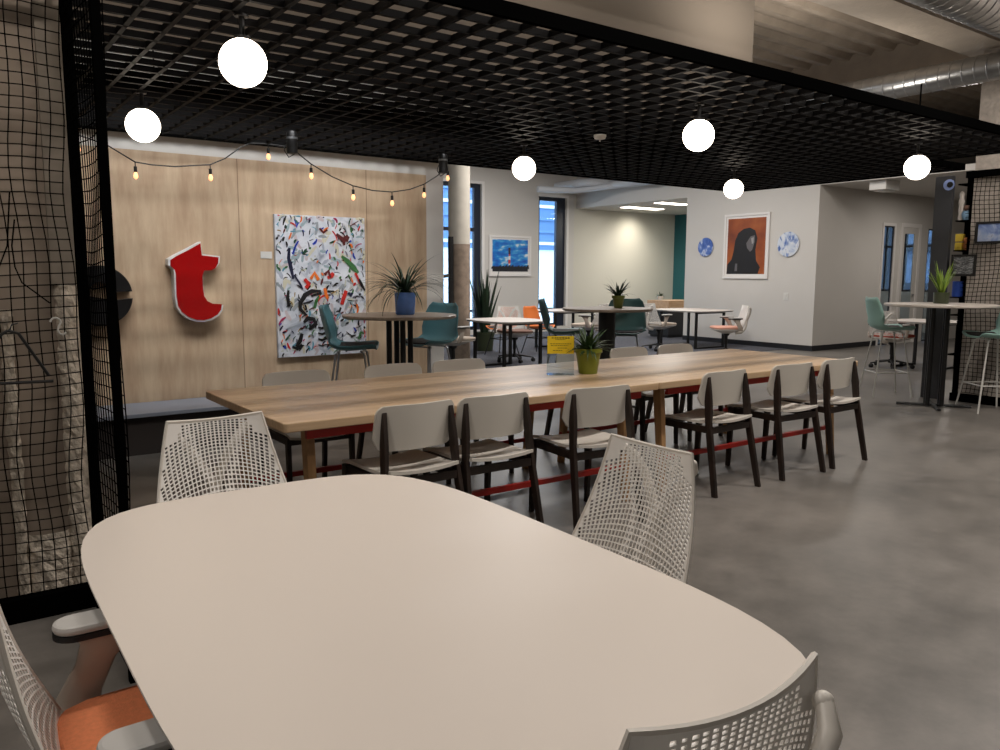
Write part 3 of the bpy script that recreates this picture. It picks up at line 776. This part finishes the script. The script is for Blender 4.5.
plant('potted_plant', 5.93, 6.08, 1.05, potp(.045,.062,.13), mat('dark olive ceramic', (92,98,40), .4), dict(n=32,L=.24,w=.014,lean=(.05,.9),droop=(.2,1.2),r=.02), 'leaf_dark', 'spiky plant in a small green pot on the thick pedestal bar table')
plant('potted_plant', 8.84, 4.16, 1.103, [(.07,0),(.075,.01),(.078,.12),(.07,.12),(.068,.1)], 'dark_pot', dict(n=34,L=.36,w=.014,lean=(.02,.5),droop=(.0,.5),r=.03), 'leaf_light', 'bright green spiky plant on the right bar table')
plant('potted_plant', 8.25, 11.9, 0, potp(.15,.18,.34), 'dark_pot', dict(n=34,L=1.15,w=.035,lean=(.02,.3),droop=(0,.25),r=.09), 'leaf_dark', 'tall snake plant standing by the first window')
plant('potted_plant', 13.05, 12.6, .82, potp(.05,.06,.1), 'tissue', dict(n=24,L=.14,w=.02,lean=(.1,1.2),droop=(.2,1),r=.02), 'leaf', 'small plant on the wooden cabinet beside the art wall')
# wooden cabinet near art wall
t = empty('cabinet', (13.75, 12.35, 0)); tag(t, 'low dark cabinet with a light wooden top box beside the art wall', 'cabinet')
b = MB(); b.box(-.45,.45,-.3,.3,.05,.62); b.box(-.42,.42,-.27,.27,0,.05); b.build('body', 'white_dark_cabinet', t, bevel=.005)
b = MB(); b.box(-.48,.48,-.33,.33,.62,.82); b.build('top_box', 'box_wood', t, bevel=.006)
b = MB(); b.box(-.452,-.45,-.28,-.01,.08,.6); b.build('door', 'black', t); b = MB(); b.box(-.452,-.45,.01,.28,.08,.6); b.build('door', 'black', t)
bpy.data.objects['potted_plant.005'].location = (13.5, 12.5, .82)

# yellow sign in clear holder
t = empty('table_sign', (3.385, 4.0, .74), .0); tag(t, 'yellow notice card in a clear stand beside the green pot', 'sign')
t.rotation_euler = (0,0,math.radians(-35.9))
b = MB(); b.box(-.088,.088,.004,.007,.138,.255); cd = b.build('card', 'yellow', t)
b = MB()
rnd = random.Random(4)
for k, (z, w0, w1) in enumerate(((.243,-.06,.062),(.232,-.035,.03),(.204,-.07,.07),(.192,-.065,.05),(.176,-.02,.045),(.160,-.05,.01))):
    x = w0
    while x < w1:
        l = rnd.uniform(.005,.016); b.box(x, min(x+l,w1), .0025, .0039, z-(.0035 if k == 0 else .0018), z+(.0035 if k == 0 else .0018)); x += l+.004
b.build('print', 'ink', cd)
b = MB(); b.box(-.09,.09,.0075,.0095,.003,.258); b.box(-.09,.09,-.04,.04,0,.003); b.build('holder', 'acrylic', t)

# ---------------------------------------------------------------- wall things
# letters
tp = [(1.653,1.504),(1.70,1.535),(1.80,1.588),(1.898,1.645),(1.905,1.546),(2.042,1.532),(2.037,1.48),(2.01,1.44),(1.98,1.422),(1.92,1.419),(1.904,1.38),(1.904,1.268),(1.912,1.205),(1.935,1.165),(1.976,1.143),(2.054,1.136),(2.045,1.09),(2.015,1.05),(1.96,1.018),(1.90,1.004),(1.84,1.008),(1.775,1.035),(1.725,1.08),(1.697,1.13),(1.688,1.204),(1.69,1.39),(1.685,1.425),(1.651,1.455)]
t = empty('sign_letter', (1.85, 7.0, 1.3)); tag(t, 'big red letter t with white edges on the plywood wall', 'sign letter')
cx, cz = 1.85, 1.32
b = MB(); b.prism([(cx+(x-cx)*1.07-1.85, cz+(z-cz)*1.045-1.3) for x,z in tp][::-1], .1, 'y', -.1); b.build('letter_side', 'white_ret', t)
b = MB(); b.prism([(x-1.85, z-1.3) for x,z in tp][::-1], .006, 'y', -.106); b.build('letter_face', 'red_face', t)
t = empty('sign_letter', (1.12, 7.0, 1.22)); tag(t, 'black letter e on the plywood wall, half hidden by the mesh screen', 'sign letter')
def ring_e(ro, ri, a0, a1, n=40): 
    o_ = [(ro*math.cos(a0+(a1-a0)*i/n), ro*math.sin(a0+(a1-a0)*i/n)) for i in range(n+1)]
    i_ = [(ri*math.cos(a0+(a1-a0)*i/n), ri*math.sin(a0+(a1-a0)*i/n)) for i in range(n, -1, -1)]
    return o_+i_
b = MB(); ro, ri = .235, .075
def arcp(a0, a1, n=30): return [(ro*math.cos(a0+(a1-a0)*i/n), ro*math.sin(a0+(a1-a0)*i/n)) for i in range(n+1)]
up = arcp(.13, PI)
b.prism((up+[(-.09,.0),(-.09,.03),(-.05,.09),(0,.11),(.06,.09),(.09,.03)])[::-1], .09, 'y', -.1)
lo = arcp(PI, 2*PI-.1)
b.prism((lo+[(.1,-.04),(-.09,-.0)])[::-1], .09, 'y', -.1)
b.build('letter_face', 'plastic_black', t)
# abstract painting
t = empty('abstract_painting', (3.0, 6.984, 1.28)); tag(t, 'large white abstract painting with colourful strokes on the plywood wall', 'painting')
W2, H2 = .4375, .64
b = MB(); b.box(-W2, W2, -.02, .015, -H2, H2, 0)
cols = [(20,18,20),(20,18,20),(24,30,60),(30,60,170),(200,40,30),(225,110,30),(235,190,40),(60,110,60),(30,70,50),(160,40,80),(90,150,170),(110,110,120),(150,120,60),(90,30,30),(190,190,170)]
pm = ['canvas']+[mat('paint stroke %d' % i, c_, .5) for i, c_ in enumerate(cols)]
rp = random.Random(21)
yo = [-.0205]
def stroke(pts, w, k):
    yo[0] -= .000012
    L = []; Rr = []
    for i, (x, z) in enumerate(pts):
        a = pts[max(0,i-1)]; c_ = pts[min(len(pts)-1,i+1)]; dx, dz = c_[0]-a[0], c_[1]-a[1]; n = math.hypot(dx,dz)+1e-9
        ww = w*(.35+.65*math.sin(PI*(i+.6)/(len(pts)+.2)))*rp.uniform(.75,1.2)
        L.append((x-dz/n*ww, yo[0], z+dx/n*ww)); Rr.append((x+dz/n*ww, yo[0], z-dx/n*ww))
    b.grid([L, Rr], k)
def cl(x, z): return (max(-W2+.01, min(W2-.01, x)), max(-H2+.01, min(H2-.01, z)))
pale = [mat('pale paint stroke %d' % i, c_, .55) for i, c_ in enumerate([(168,174,186),(196,182,184),(150,156,160),(206,200,176),(150,170,176)])]
for i in range(150):
    x, z = rp.uniform(-W2,W2), rp.uniform(-H2,H2); a = rp.gauss(1.3,.7); L = rp.uniform(.04,.14); cu = rp.uniform(-1,1); pts = []
    for j in range(6): pts.append(cl(x, z)); x += math.cos(a)*L/5; z += math.sin(a)*L/5; a += cu/5
    stroke(pts, rp.uniform(.008,.02), 16+rp.randrange(5))
for i in range(400):
    x, z = rp.uniform(-W2,W2), rp.uniform(-.32,H2) if i < 270 else rp.uniform(-H2,-.2)
    a = rp.gauss(1.2,.8); L = rp.uniform(.015,.07)*(1 if i%5 else 1.5); cu = rp.uniform(-1.4,1.4); pts = []
    for j in range(6):
        pts.append(cl(x, z)); x += math.cos(a)*L/5; z += math.sin(a)*L/5; a += cu/5
    stroke(pts, rp.uniform(.003,.011), rp.choice([1,1,1,2,2,3,3,4,5,6,8,9,10,11,12,12,13,14,15,15]))
def px_s(P_, w, k): stroke([cl(-.4375+(px_-275)/90*.875, .64-(py_-214)/139*1.28) for px_,py_ in P_], w, k)
px_s([(288,246),(287,256),(289,265),(291,276)], .018, 3); px_s([(291,252),(294,244),(297,239)], .012, 4); px_s([(292,272),(297,280),(300,286)], .012, 3)
px_s([(318,288),(309,288),(302,292),(297,300),(297,306),(303,312)], .02, 1); px_s([(318,290),(308,293)], .012, 1); px_s([(300,300),(306,299),(310,297)], .008, 1)
px_s([(340,253),(346,258),(352,264),(357,270)], .022, 8); px_s([(335,231),(341,236),(346,237),(348,233)], .02, 14); px_s([(318,226),(322,230),(326,227)], .013, 14); px_s([(343,242),(342,236),(347,232)], .016, 14)
px_s([(322,285),(323,292),(325,296)], .02, 6); px_s([(339,302),(341,296),(344,288)], .022, 5); px_s([(336,310),(338,305)], .013, 1); px_s([(346,290),(349,293),(350,290)], .022, 3)
px_s([(300,319),(304,315),(310,316),(312,321),(305,326)], .022, 1); px_s([(292,343),(296,337),(298,330)], .02, 1); px_s([(288,343),(293,345),(298,341)], .014, 1)
for yy in (324,330,336,342): px_s([(314,yy),(318,yy+1.5),(322,yy),(326,yy+1)], .012 if yy < 340 else .006, 1)
px_s([(354,270),(357,276),(361,284)], .014, 5); px_s([(358,276),(361,283),(364,288)], .012, 1); px_s([(311,305),(313,298),(315,294)], .018, 8); px_s([(325,275),(329,273),(331,270)], .022, 5); px_s([(322,272),(326,268),(328,275)], .02, 14)
px_s([(308,276),(312,270),(316,277)], .02, 6); px_s([(302,276),(306,281),(303,285)], .022, 5); px_s([(340,313),(346,316),(352,317)], .012, 1); px_s([(286,287),(285,294),(286,303)], .015, 1); px_s([(355,302),(356,308),(355,312)], .012, 6); px_s([(356,338),(359,331),(362,333)], .014, 8)
b.build('canvas', pm+pale, t)
b = MB(); b.box(-.05,.05,-.006,0,-.03,.03); o = b.build('wall_label', 'tissue'); o.location = (2.49, 7.0, 1.56); tag(o, 'small white title card left of the abstract painting', 'label card')
# lighthouse picture
t = empty('framed_picture', (11.22, 15.14, 1.82)); tag(t, 'white framed picture of a red and white tower under a blue sky', 'picture')
b = MB(); w_, h_ = .57, .43
ring(b, -w_-.04, w_+.04, -.03, 0, -h_-.04, h_+.04, .05)
b.build('frame', 'white_frame', t)
b = MB(); b.box(-w_, w_, -.012, 0, -h_, h_, 0); b.T = Matrix.Diagonal((.86,1,.88,1)); b.box(-.6,.6,-.016,-.01,-.41,.43,1)
b.box(-.6,.6,-.0175,-.0165,-.41,-.33,2)
for i in range(12): xx = -.58+i*.105; b.prism([(xx-.07,-.34),(xx+.07,-.34),(xx+.05,-.27+random.uniform(-.02,.05)),(xx-.04,-.28)][::-1], .0012, 'y', -.0187, 2)
b.box(-.06,.0,-.0175,-.0168,-.3,.0,3); b.box(-.075,.0,-.0178,-.0172,-.2,-.1,4); b.box(-.06,-.01,-.0175,-.0168,0,.14,4); b.box(-.07,.0,-.0179,-.0173,.05,.22,5)
b.build('print', ['white_frame','sky_print', mat('dark print ground',(28,30,40),.5), mat('print white',(222,216,212),.5), mat('print red',(190,60,50),.5), mat('print shadow',(58,40,44),.5)], t)
# portrait on the art wall (faces -x)
t = empty('framed_portrait', (13.265, 10.045, 1.965)); t.scale = (.95,1,.95); tag(t, 'white framed orange portrait of a person in a dark hood on the art wall', 'picture')
t.rotation_euler = (0,0,-PI/2)
b = MB(); w_, h_ = .53, .64
ring(b, -w_-.03, w_+.03, -.03, 0, -h_-.03, h_+.03, .045)
b.build('frame', 'white_frame', t)
b = MB(); b.box(-w_, w_, -.01, 0, -h_, h_, 0); W_, H_ = .47, .575; b.box(-W_, W_, -.014, -.008, -H_, H_, 1)
def pq(pts, k, o_): b.prism([(-W_+(x-728.5)/36.5*2*W_, H_-(y-217)/58*2*H_) for x,y in pts][::-1], .001, 'y', o_, k)
pq([(728.5,275),(729,265),(733,260),(735,250),(736,240),(739,232),(744,228),(750,227),(755,230),(757.5,238),(756,250),(757,261),(761,268),(759,275)], 2, -.0152)
pq([(747,243),(751,236),(755,235),(755,242),(753,250),(751,252),(748,248)], 3, -.0165); pq([(751.5,238),(754,237),(754,243),(752.5,244)], 4, -.0178); pq([(737,264),(739,264),(739,272),(736.5,272)], 3, -.0165)
b.build('print', ['white_frame', ramp_noise('orange painted ground', [(.3,(96,34,14)),(.5,(146,70,26)),(.7,(176,98,42))], 1.6, 3), mat('print black',(20,18,20),.5), mat('print grey',(98,94,96),.5), mat('print light',(150,148,148),.5)], t)
# plates
for i, (y, z, r, m_) in enumerate(((11.05,1.97,.195,'plate_blue'), (9.09,1.975,.235,'plate_pale'))):
    b = MB(); b.T = Matrix.Rotation(-PI/2,4,'Y'); b.lathe([(r*.9,0),(r,.015),(r*.98,.03),(.01,.04)], 40); o = b.build('wall_plate', m_, smooth=True); o.location = (13.27,y,z)
    tag(o, ['blue round marbled plate left of the portrait', 'white and blue round marbled plate right of the portrait'][i], 'wall art')
b = MB(); b.box(-.008,0,-.05,.05,-.07,.07); b.box(-.014,-.008,-.02,.02,-.035,.035); o = b.build('light_switch', 'tissue', bevel=.002); o.location = (13.27,9.1,1.0); tag(o, 'white switch plate low on the art wall', 'switch')
# bench
t = empty('bench', (0,0,0)); tag(t, 'long low bench with grey top along the plywood wall', 'bench')
b = MB(); b.box(.55, 2.6, 6.42, 6.995, .305, .335); b.build('seat', 'bench_top', t, bevel=.004)
b = MB(); b.box(.58, 2.57, 6.5, 6.99, 0, .303); b.build('body', 'bench_side', t)
# concrete column by the window
b = MB(); b.lathe([(.168,1.85),(.168,ZC-.02)], 28, k=0); b.lathe([(.167,0),(.167,1.85)], 28, k=1); o = b.build('column', [mat('painted concrete column',(206,198,184),.8,var=.06), mat('raw brown column',(150,132,116),.9,var=.2,scale=12)], smooth=True); o.location = (6.72, 10.38, 0)
struct(o)
b = MB(); b.box(-.03,.03,-.03,.03,0,1.95); b.tube([(-.25,0,1.35),(.0,0,1.38)], .025); o = b.build('floor_pole', 'black'); o.location = (6.42, 10.15, 0); tag(o, 'thin black pole standing beside the concrete column', 'pole')

# ---------------------------------------------------------------- left mesh screen
def net(b, axis, a0, a1, fixed, z0, z1, c=.0445, r=.0022, seed=1):
    rr = random.Random(seed)
    n = int((a1-a0)/c); m_ = int((z1-z0)/c)
    ph = rr.uniform(0,6)
    def wob(a, z): return .010*math.sin(z*5+a*3+ph)+.007*math.sin(z*11+ph*2+a*7), .008*math.sin(a*9+z*2+ph)
    def pt(a, z):
        d, e = wob(a, z)
        f_ = fixed+.006*math.sin(a*6+z*4)
        return (a+d, f_, z+e) if axis == 'x' else (f_, a+d, z+e)
    for i in range(n+1):
        a = a0+i*c; b.tube([pt(a, z0+(z1-z0)*j/26) for j in range(27)], r, 4)
    for j in range(m_+1):
        z = z0+j*c; K = max(3, n//3); b.tube([pt(a0+(a1-a0)*i/K, z) for i in range(K+1)], r, 4)
t = empty('mesh_screen', (0,0,0)); tag(t, 'black framed wire mesh screen at the left edge of the photo', 'screen')
b = MB(); net(b, 'x', -1.2, .495, 3.62, .1, 2.56); b.build('mesh', 'black_flat', t)
b = MB(); net(b, 'y', 2.86, 3.58, .513, .1, 2.46, seed=5); b.build('mesh', 'black_flat', t)
b = MB(); b.box(.503,.54,3.58,3.62,0,2.6); b.build('post', 'black_flat', t)
b = MB(); b.box(.479,.506,2.82,2.85,0,2.49); b.build('post', 'black_flat', t)
b = MB(); b.box(-1.2,.503,3.59,3.65,0,.095); b.build('base_rail', 'black_flat', t); b = MB(); b.box(.495,.53,2.85,3.58,0,.095); b.build('base_rail', 'black_flat', t); b = MB(); b.box(-1.2,.503,3.6,3.63,2.56,2.6); b.build('top_rail', 'black_flat', t)
# column wrapped behind the screen
t = empty('column_casing', (0,0,0)); tag(t, 'brown boarded column casing with rough pale edges behind the left mesh', 'column casing')
b = MB(); b.box(-1.5, .50, 3.80, 4.45, 0, ZC-.08); b.build('boards', 'lattice_back', t)
def rough_strip(x0, x1, y, z0, z1, seed):
    rr = random.Random(seed); P = []
    n = int((z1-z0)/.03)
    for k in range(9):
        row = []
        for i in range(n+1):
            z = z0+(z1-z0)*i/n; u = k/8; row.append((x0+(x1-x0)*u+rr.uniform(-.006,.006), y-.05*math.sin(PI*u)**.5-rr.uniform(0,.012), z))
        P.append(row)
    return P
b = MB(); b.grid(rough_strip(.435,.535,3.82,.0,1.35,3)[::-1]); b.grid(rough_strip(.235,.285,3.81,0,1.25,4)[::-1]); b.grid(rough_strip(.05,.15,3.81,0,1.3,5)[::-1]); b.grid(rough_strip(.27,.45,3.81,0,.3,8)[::-1])
b.build('rough_edge', 'capital', t)
b = MB(); b.box(.432,.528,3.775,4.2,1.35,4.2); b.build('edge_board', mat('pale board edge',(128,118,106),.85,var=.15,scale=12), t)
b = MB(); b.tube([(.30,3.585,1.6),(.285,3.58,1.5),(.29,3.58,1.42),(.31,3.585,1.36),(.40,3.585,1.28)], .003, 6); b.tube([(.02,3.585,1.30),(.2,3.58,1.32),(.27,3.58,1.5),(.29,3.58,1.7)], .003, 6); o = b.build('hanging_cable', 'black_flat'); tag(o, 'thin black cable tangled on the left mesh', 'cable')
b = MB(); b.tube([(.25,3.57,1.178),(.285,3.57,1.165),(.375,3.57,1.00),(.378,3.57,.995)], .006, 8); b.tube([(.25,3.57,1.178),(.225,3.57,1.16),(.13,3.57,.985)], .006, 8); b.tube([(.10,3.57,.978),(.392,3.57,.972)], .006, 8); b.tube([(.255,3.57,1.175),(.265,3.57,1.20),(.285,3.575,1.205)], .003, 6)
tag(b.build('clothes_hanger', 'black', smooth=True), 'black triangular hanger hooked on the left mesh', 'hanger')
b = MB(); b.tube([(.415+.018*math.cos(a), 3.585, 1.205+.016*math.sin(a)) for a in [PI*1.0-i*.45 for i in range(9)]]+[(.44+.018*math.cos(a), 3.585, 1.17+.018*math.sin(a)) for a in [PI*.6-PI*2+.4+PI-i*.0 for i in range(0)]], .004, 8)
b.tube([(.432,3.585,1.20),(.425,3.585,1.187),(.421,3.585,1.172),(.427,3.585,1.158),(.44,3.585,1.153),(.45,3.585,1.163)], .004, 8)
tag(b.build('s_hook', 'wire_white', smooth=True), 'small white s shaped hook on the left mesh', 'hook')

# ---------------------------------------------------------------- right mesh screen (x = 9.6)
SX = 9.35
t = empty('mesh_screen', (0,0,0)); tag(t, 'black framed mesh screen with pictures at the right edge', 'screen')
b = MB(); net(b, 'y', 1.9, 4.20, SX, .1, 2.46, c=.047, r=.0032, seed=9); b.build('mesh', 'black_flat', t)
b = MB(); b.box(SX-.03, SX+.03, 1.9, 4.22, 2.46, 2.53); b.build('top_rail', 'black_flat', t); b = MB(); b.box(SX-.03, SX+.03, 1.9, 4.22, 0, .09); b.build('base_rail', 'black_flat', t)
b = MB(); b.box(SX-.04, SX+.02, 4.349, 4.534, 0, 2.498); b.build('panel', 'screen_panel', t)
b = MB(); b.lathe([(.06,0),(.06,.01)], 20); o = None
b = MB(); b.T = Matrix.Translation((SX-.041, 4.385, 2.40)) @ Matrix.Rotation(-PI/2,4,'Y'); b.lathe([(.06,0),(.06,.006)], 24, k=0); b.T = Matrix.Translation((SX-.048, 4.372, 2.40)) @ Matrix.Rotation(-PI/2,4,'Y'); b.lathe([(.032,0),(.032,.004)], 20, k=1); b.build('round_badge', [mat('pale blue badge',(150,170,225),.4),'black'], t)
b = MB(); b.box(SX+.06, 10.8, 1.9, 4.17, 0, ZC-.1); o = b.build('column', mat('sprayed column',(186,176,166),.95,var=.15,scale=20,bump=.6,bscale=30)); struct(o)
b = MB(); 
for yy in (4.18, 3.97): 
    pass
def wallpic(y0, y1, z0, z1, m_, fm, label, x=SX-.03):
    t = empty('framed_picture', (x,(y0+y1)/2,(z0+z1)/2)); t.rotation_euler = (0,0,-PI/2); tag(t, label, 'picture', None)
    w_, h_ = (y1-y0)/2, (z1-z0)/2; b = MB(); ring(b, -w_, w_, -.02, 0, -h_, h_, .024)
    b.build('frame', fm, t); b = MB(); b.box(-w_+.01, w_-.01, -.012, 0, -h_+.01, h_-.01); b.build('print', m_, t)
wallpic(3.84, 4.19, 1.995-.0, 1.755, 'blue_print', 'black', 'pale blue picture in a dark frame on the right mesh') if False else None
wallpic(3.77, 4.07, 1.745, 1.978, 'blue_print', 'black', 'pale blue picture in a dark frame on the right mesh')
wallpic(4.04, 4.30, 1.395, 1.633, 'grey_print', 'black', 'black and white picture in a black frame hanging low on the right mesh')
# shelf rack with odds and ends between the panel and the mesh
t = empty('shelf_rack', (SX+.2, 4.275, 0)); tag(t, 'narrow black shelf rack between the charcoal panel and the mesh', 'shelf')
b = MB(); b.box(.1,.12,-.07,.07,0,2.5); b.box(-.12,.12,-.075,-.068,0,2.5); b.build('body', 'black_flat', t)
sh0 = None
for z in (.5, .95, 1.15, 1.67, 2.0, 2.4):
    if sh0 is None: b = MB(); b.box(-.12,.1,-.068,.07,0,.015); sh0 = b.build('shelf', 'black_flat', t); sh0.location = (0,0,z)
    else: q = sh0.copy(); COL.objects.link(q); q.location = (0,0,z)
b = MB(); b.lathe([(.025,0),(.03,.03),(.022,.07),(.03,.11),(.024,.16),(.032,.2),(.022,.25),(.028,.29),(.01,.32)], 14); o = b.build('figurine', 'clear_white', smooth=True); o.location = (SX+.12, 4.31, 2.015); tag(o, 'pale knobbly figurine on the upper rack shelf', 'figurine')
b = MB(); b.lathe([(.03,0),(.045,.03),(.05,.07),(.035,.1)], 14, k=0); b.sphere((0,0,.135), .035, 12, 8, k=1); o = b.build('doll', ['paleblue','brown_fabric'], smooth=True); o.location = (SX+.12, 4.25, 2.015); tag(o, 'small doll in a pale blue dress beside the figurine', 'doll')
for k, z in enumerate((1.685, 1.78)):
    b = MB(); b.box(-.03,.03,-.04,.04,0,.085); o = b.build('yellow_box', mat('yellow box', (225,195,70), .6), bevel=.006); o.location = (SX+.12, 4.30, z); tag(o, ['yellow box on the rack, the lower of the pair', 'yellow box on the rack, stacked on the other'][k], 'box', 'yellow boxes on the rack')
b = MB(); b.lathe([(.02,0),(.03,.04),(.022,.08)], 12); b.sphere((0,0,.11), .032, 14, 10); o = b.build('plush_toy', 'skin_orange', smooth=True); o.location = (SX+.12, 4.23, 1.685); tag(o, 'small orange toy beside the yellow boxes', 'toy')
b = MB(); b.lathe([(.05,0),(.055,.02),(.055,.17),(.045,.175)], 16); o = b.build('canister', 'blue_obj', smooth=True); o.location = (SX+.1, 4.275, 1.165); tag(o, 'blue canister on the rack below the black and white picture', 'canister')

# ---------------------------------------------------------------- lights
def area(name, loc, sx, sy, p, col, rot=(0,0,0)):
    l = bpy.data.lights.new(name, 'AREA'); l.shape = 'RECTANGLE'; l.size = sx; l.size_y = sy; l.energy = p; l.color = col
    o = bpy.data.objects.new(name, l); COL.objects.link(o); o.location = loc; o.rotation_euler = rot; return o
warm = (1.0,.93,.86)
for i, (x, y) in enumerate(((.4,2.35),(3.0,2.35),(5.6,2.35),(8.2,2.35))): area('ceiling_and_fill_lamp', (x,y,3.75), .5, .12, [26,45,56,48][i], warm)
for i, (x, y) in enumerate(((2.2,.9),(5.6,.7))): area('ceiling_and_fill_lamp', (x,y,3.75), .5, .3, [15,24][i], warm)
area('ceiling_and_fill_lamp', (-1.0,1.6,3.7), .5, .3, 22, warm)  # fill light added to brighten the left column casing, no known fixture
for i, (x, y) in enumerate(((11.8,2.5),(11.8,6.8),(15.5,6.9))): area('ceiling_and_fill_lamp', (x,y,3.7 if i < 2 else 2.95), .9, .3, [36,34,26][i], warm)
for i, (x, y) in enumerate(((7.8,9.0),(10.5,9.6),(9.5,12.6))): area('ceiling_and_fill_lamp', (x,y,4.0), 1.2, .4, [95,80,105][i], (1,.97,.94))
area('ceiling_and_fill_lamp', (14.7,13.2,2.93), 1.0, .3, 55, (1,.96,.88))
area('ceiling_and_fill_lamp', (18,10.2,2.9), 1.0, .3, 15, (1,.95,.9))  # fill light added so the office behind the glass isn't black
def pointl(x, y, z, p, col, r=.12):
    l = bpy.data.lights.new('fill_point', 'POINT'); l.energy = p; l.color = col; l.shadow_soft_size = r
    o = bpy.data.objects.new('fill_point', l); COL.objects.link(o); o.location = (x,y,z)
area('wall_wash_and_fill', (2.3,5.5,3.55), 3.4, .9, 36, (.97,.98,1.0), (.68,0,0)).data.spread = math.radians(66)  # invented light above the canopy, added to brighten the plywood wall
area('ceiling_and_fill_lamp', (5.0,7.9,4.1), .8, .4, 40, (.96,.98,1.0))  # cool fill added to lighten the concrete column, no known fixture
area('ceiling_and_fill_lamp', (-1.2,-2.6,3.3), 1.2, .6, 14, (1,.95,.9), (.5,0,-.5))  # fill behind the camera, added to brighten the netted chair backs
for x, y in ((.8,4.4),(3.2,3.7),(5.6,4.0),(8.0,5.2),(2.2,5.6)): area('deck_fill', (x,y,3.15), .8, .2, 22, (1,.93,.84), (PI,0,0))  # invented upward fills, added so the deck shows bright through the grid
for x, y in ((7.9,2.0),(11.6,5.2)): pointl(x, y, 3.3, 26 if x < 9 else 14, warm)  # added point fills for the right end, no pendants hang here
sp = bpy.data.lights.new('wall_wash_and_fill', 'SPOT'); sp.energy = 60; sp.spot_size = 2.2; sp.spot_blend = 1; sp.color = (1,.93,.8); sp.shadow_soft_size = .15
o = bpy.data.objects.new('wall_wash_and_fill', sp); COL.objects.link(o); o.location = (15.1,14.5,2.95); o.rotation_euler = (.5,0,0)

for o in list(COL.objects):
    if o.parent is None and 'label' in o.keys() and o.type == 'EMPTY' and abs(o.location.z) < 1e-6 and 4.6 < o.location.x < (13.24 if o.location.y < 11.6 else 16.8) and 9.3 < o.location.y < 15: o.location.z = .008
w = bpy.data.worlds.new('world'); S.world = w; w.use_nodes = True
bg = w.node_tree.nodes['Background']; bg.inputs[0].default_value = (.72,.86,1.0,1); bg.inputs[1].default_value = 6.0
S.view_settings.view_transform = 'Standard'; S.view_settings.look = 'None'; S.view_settings.gamma = 1; S.view_settings.use_curve_mapping = False
S.view_settings.exposure = 0.0
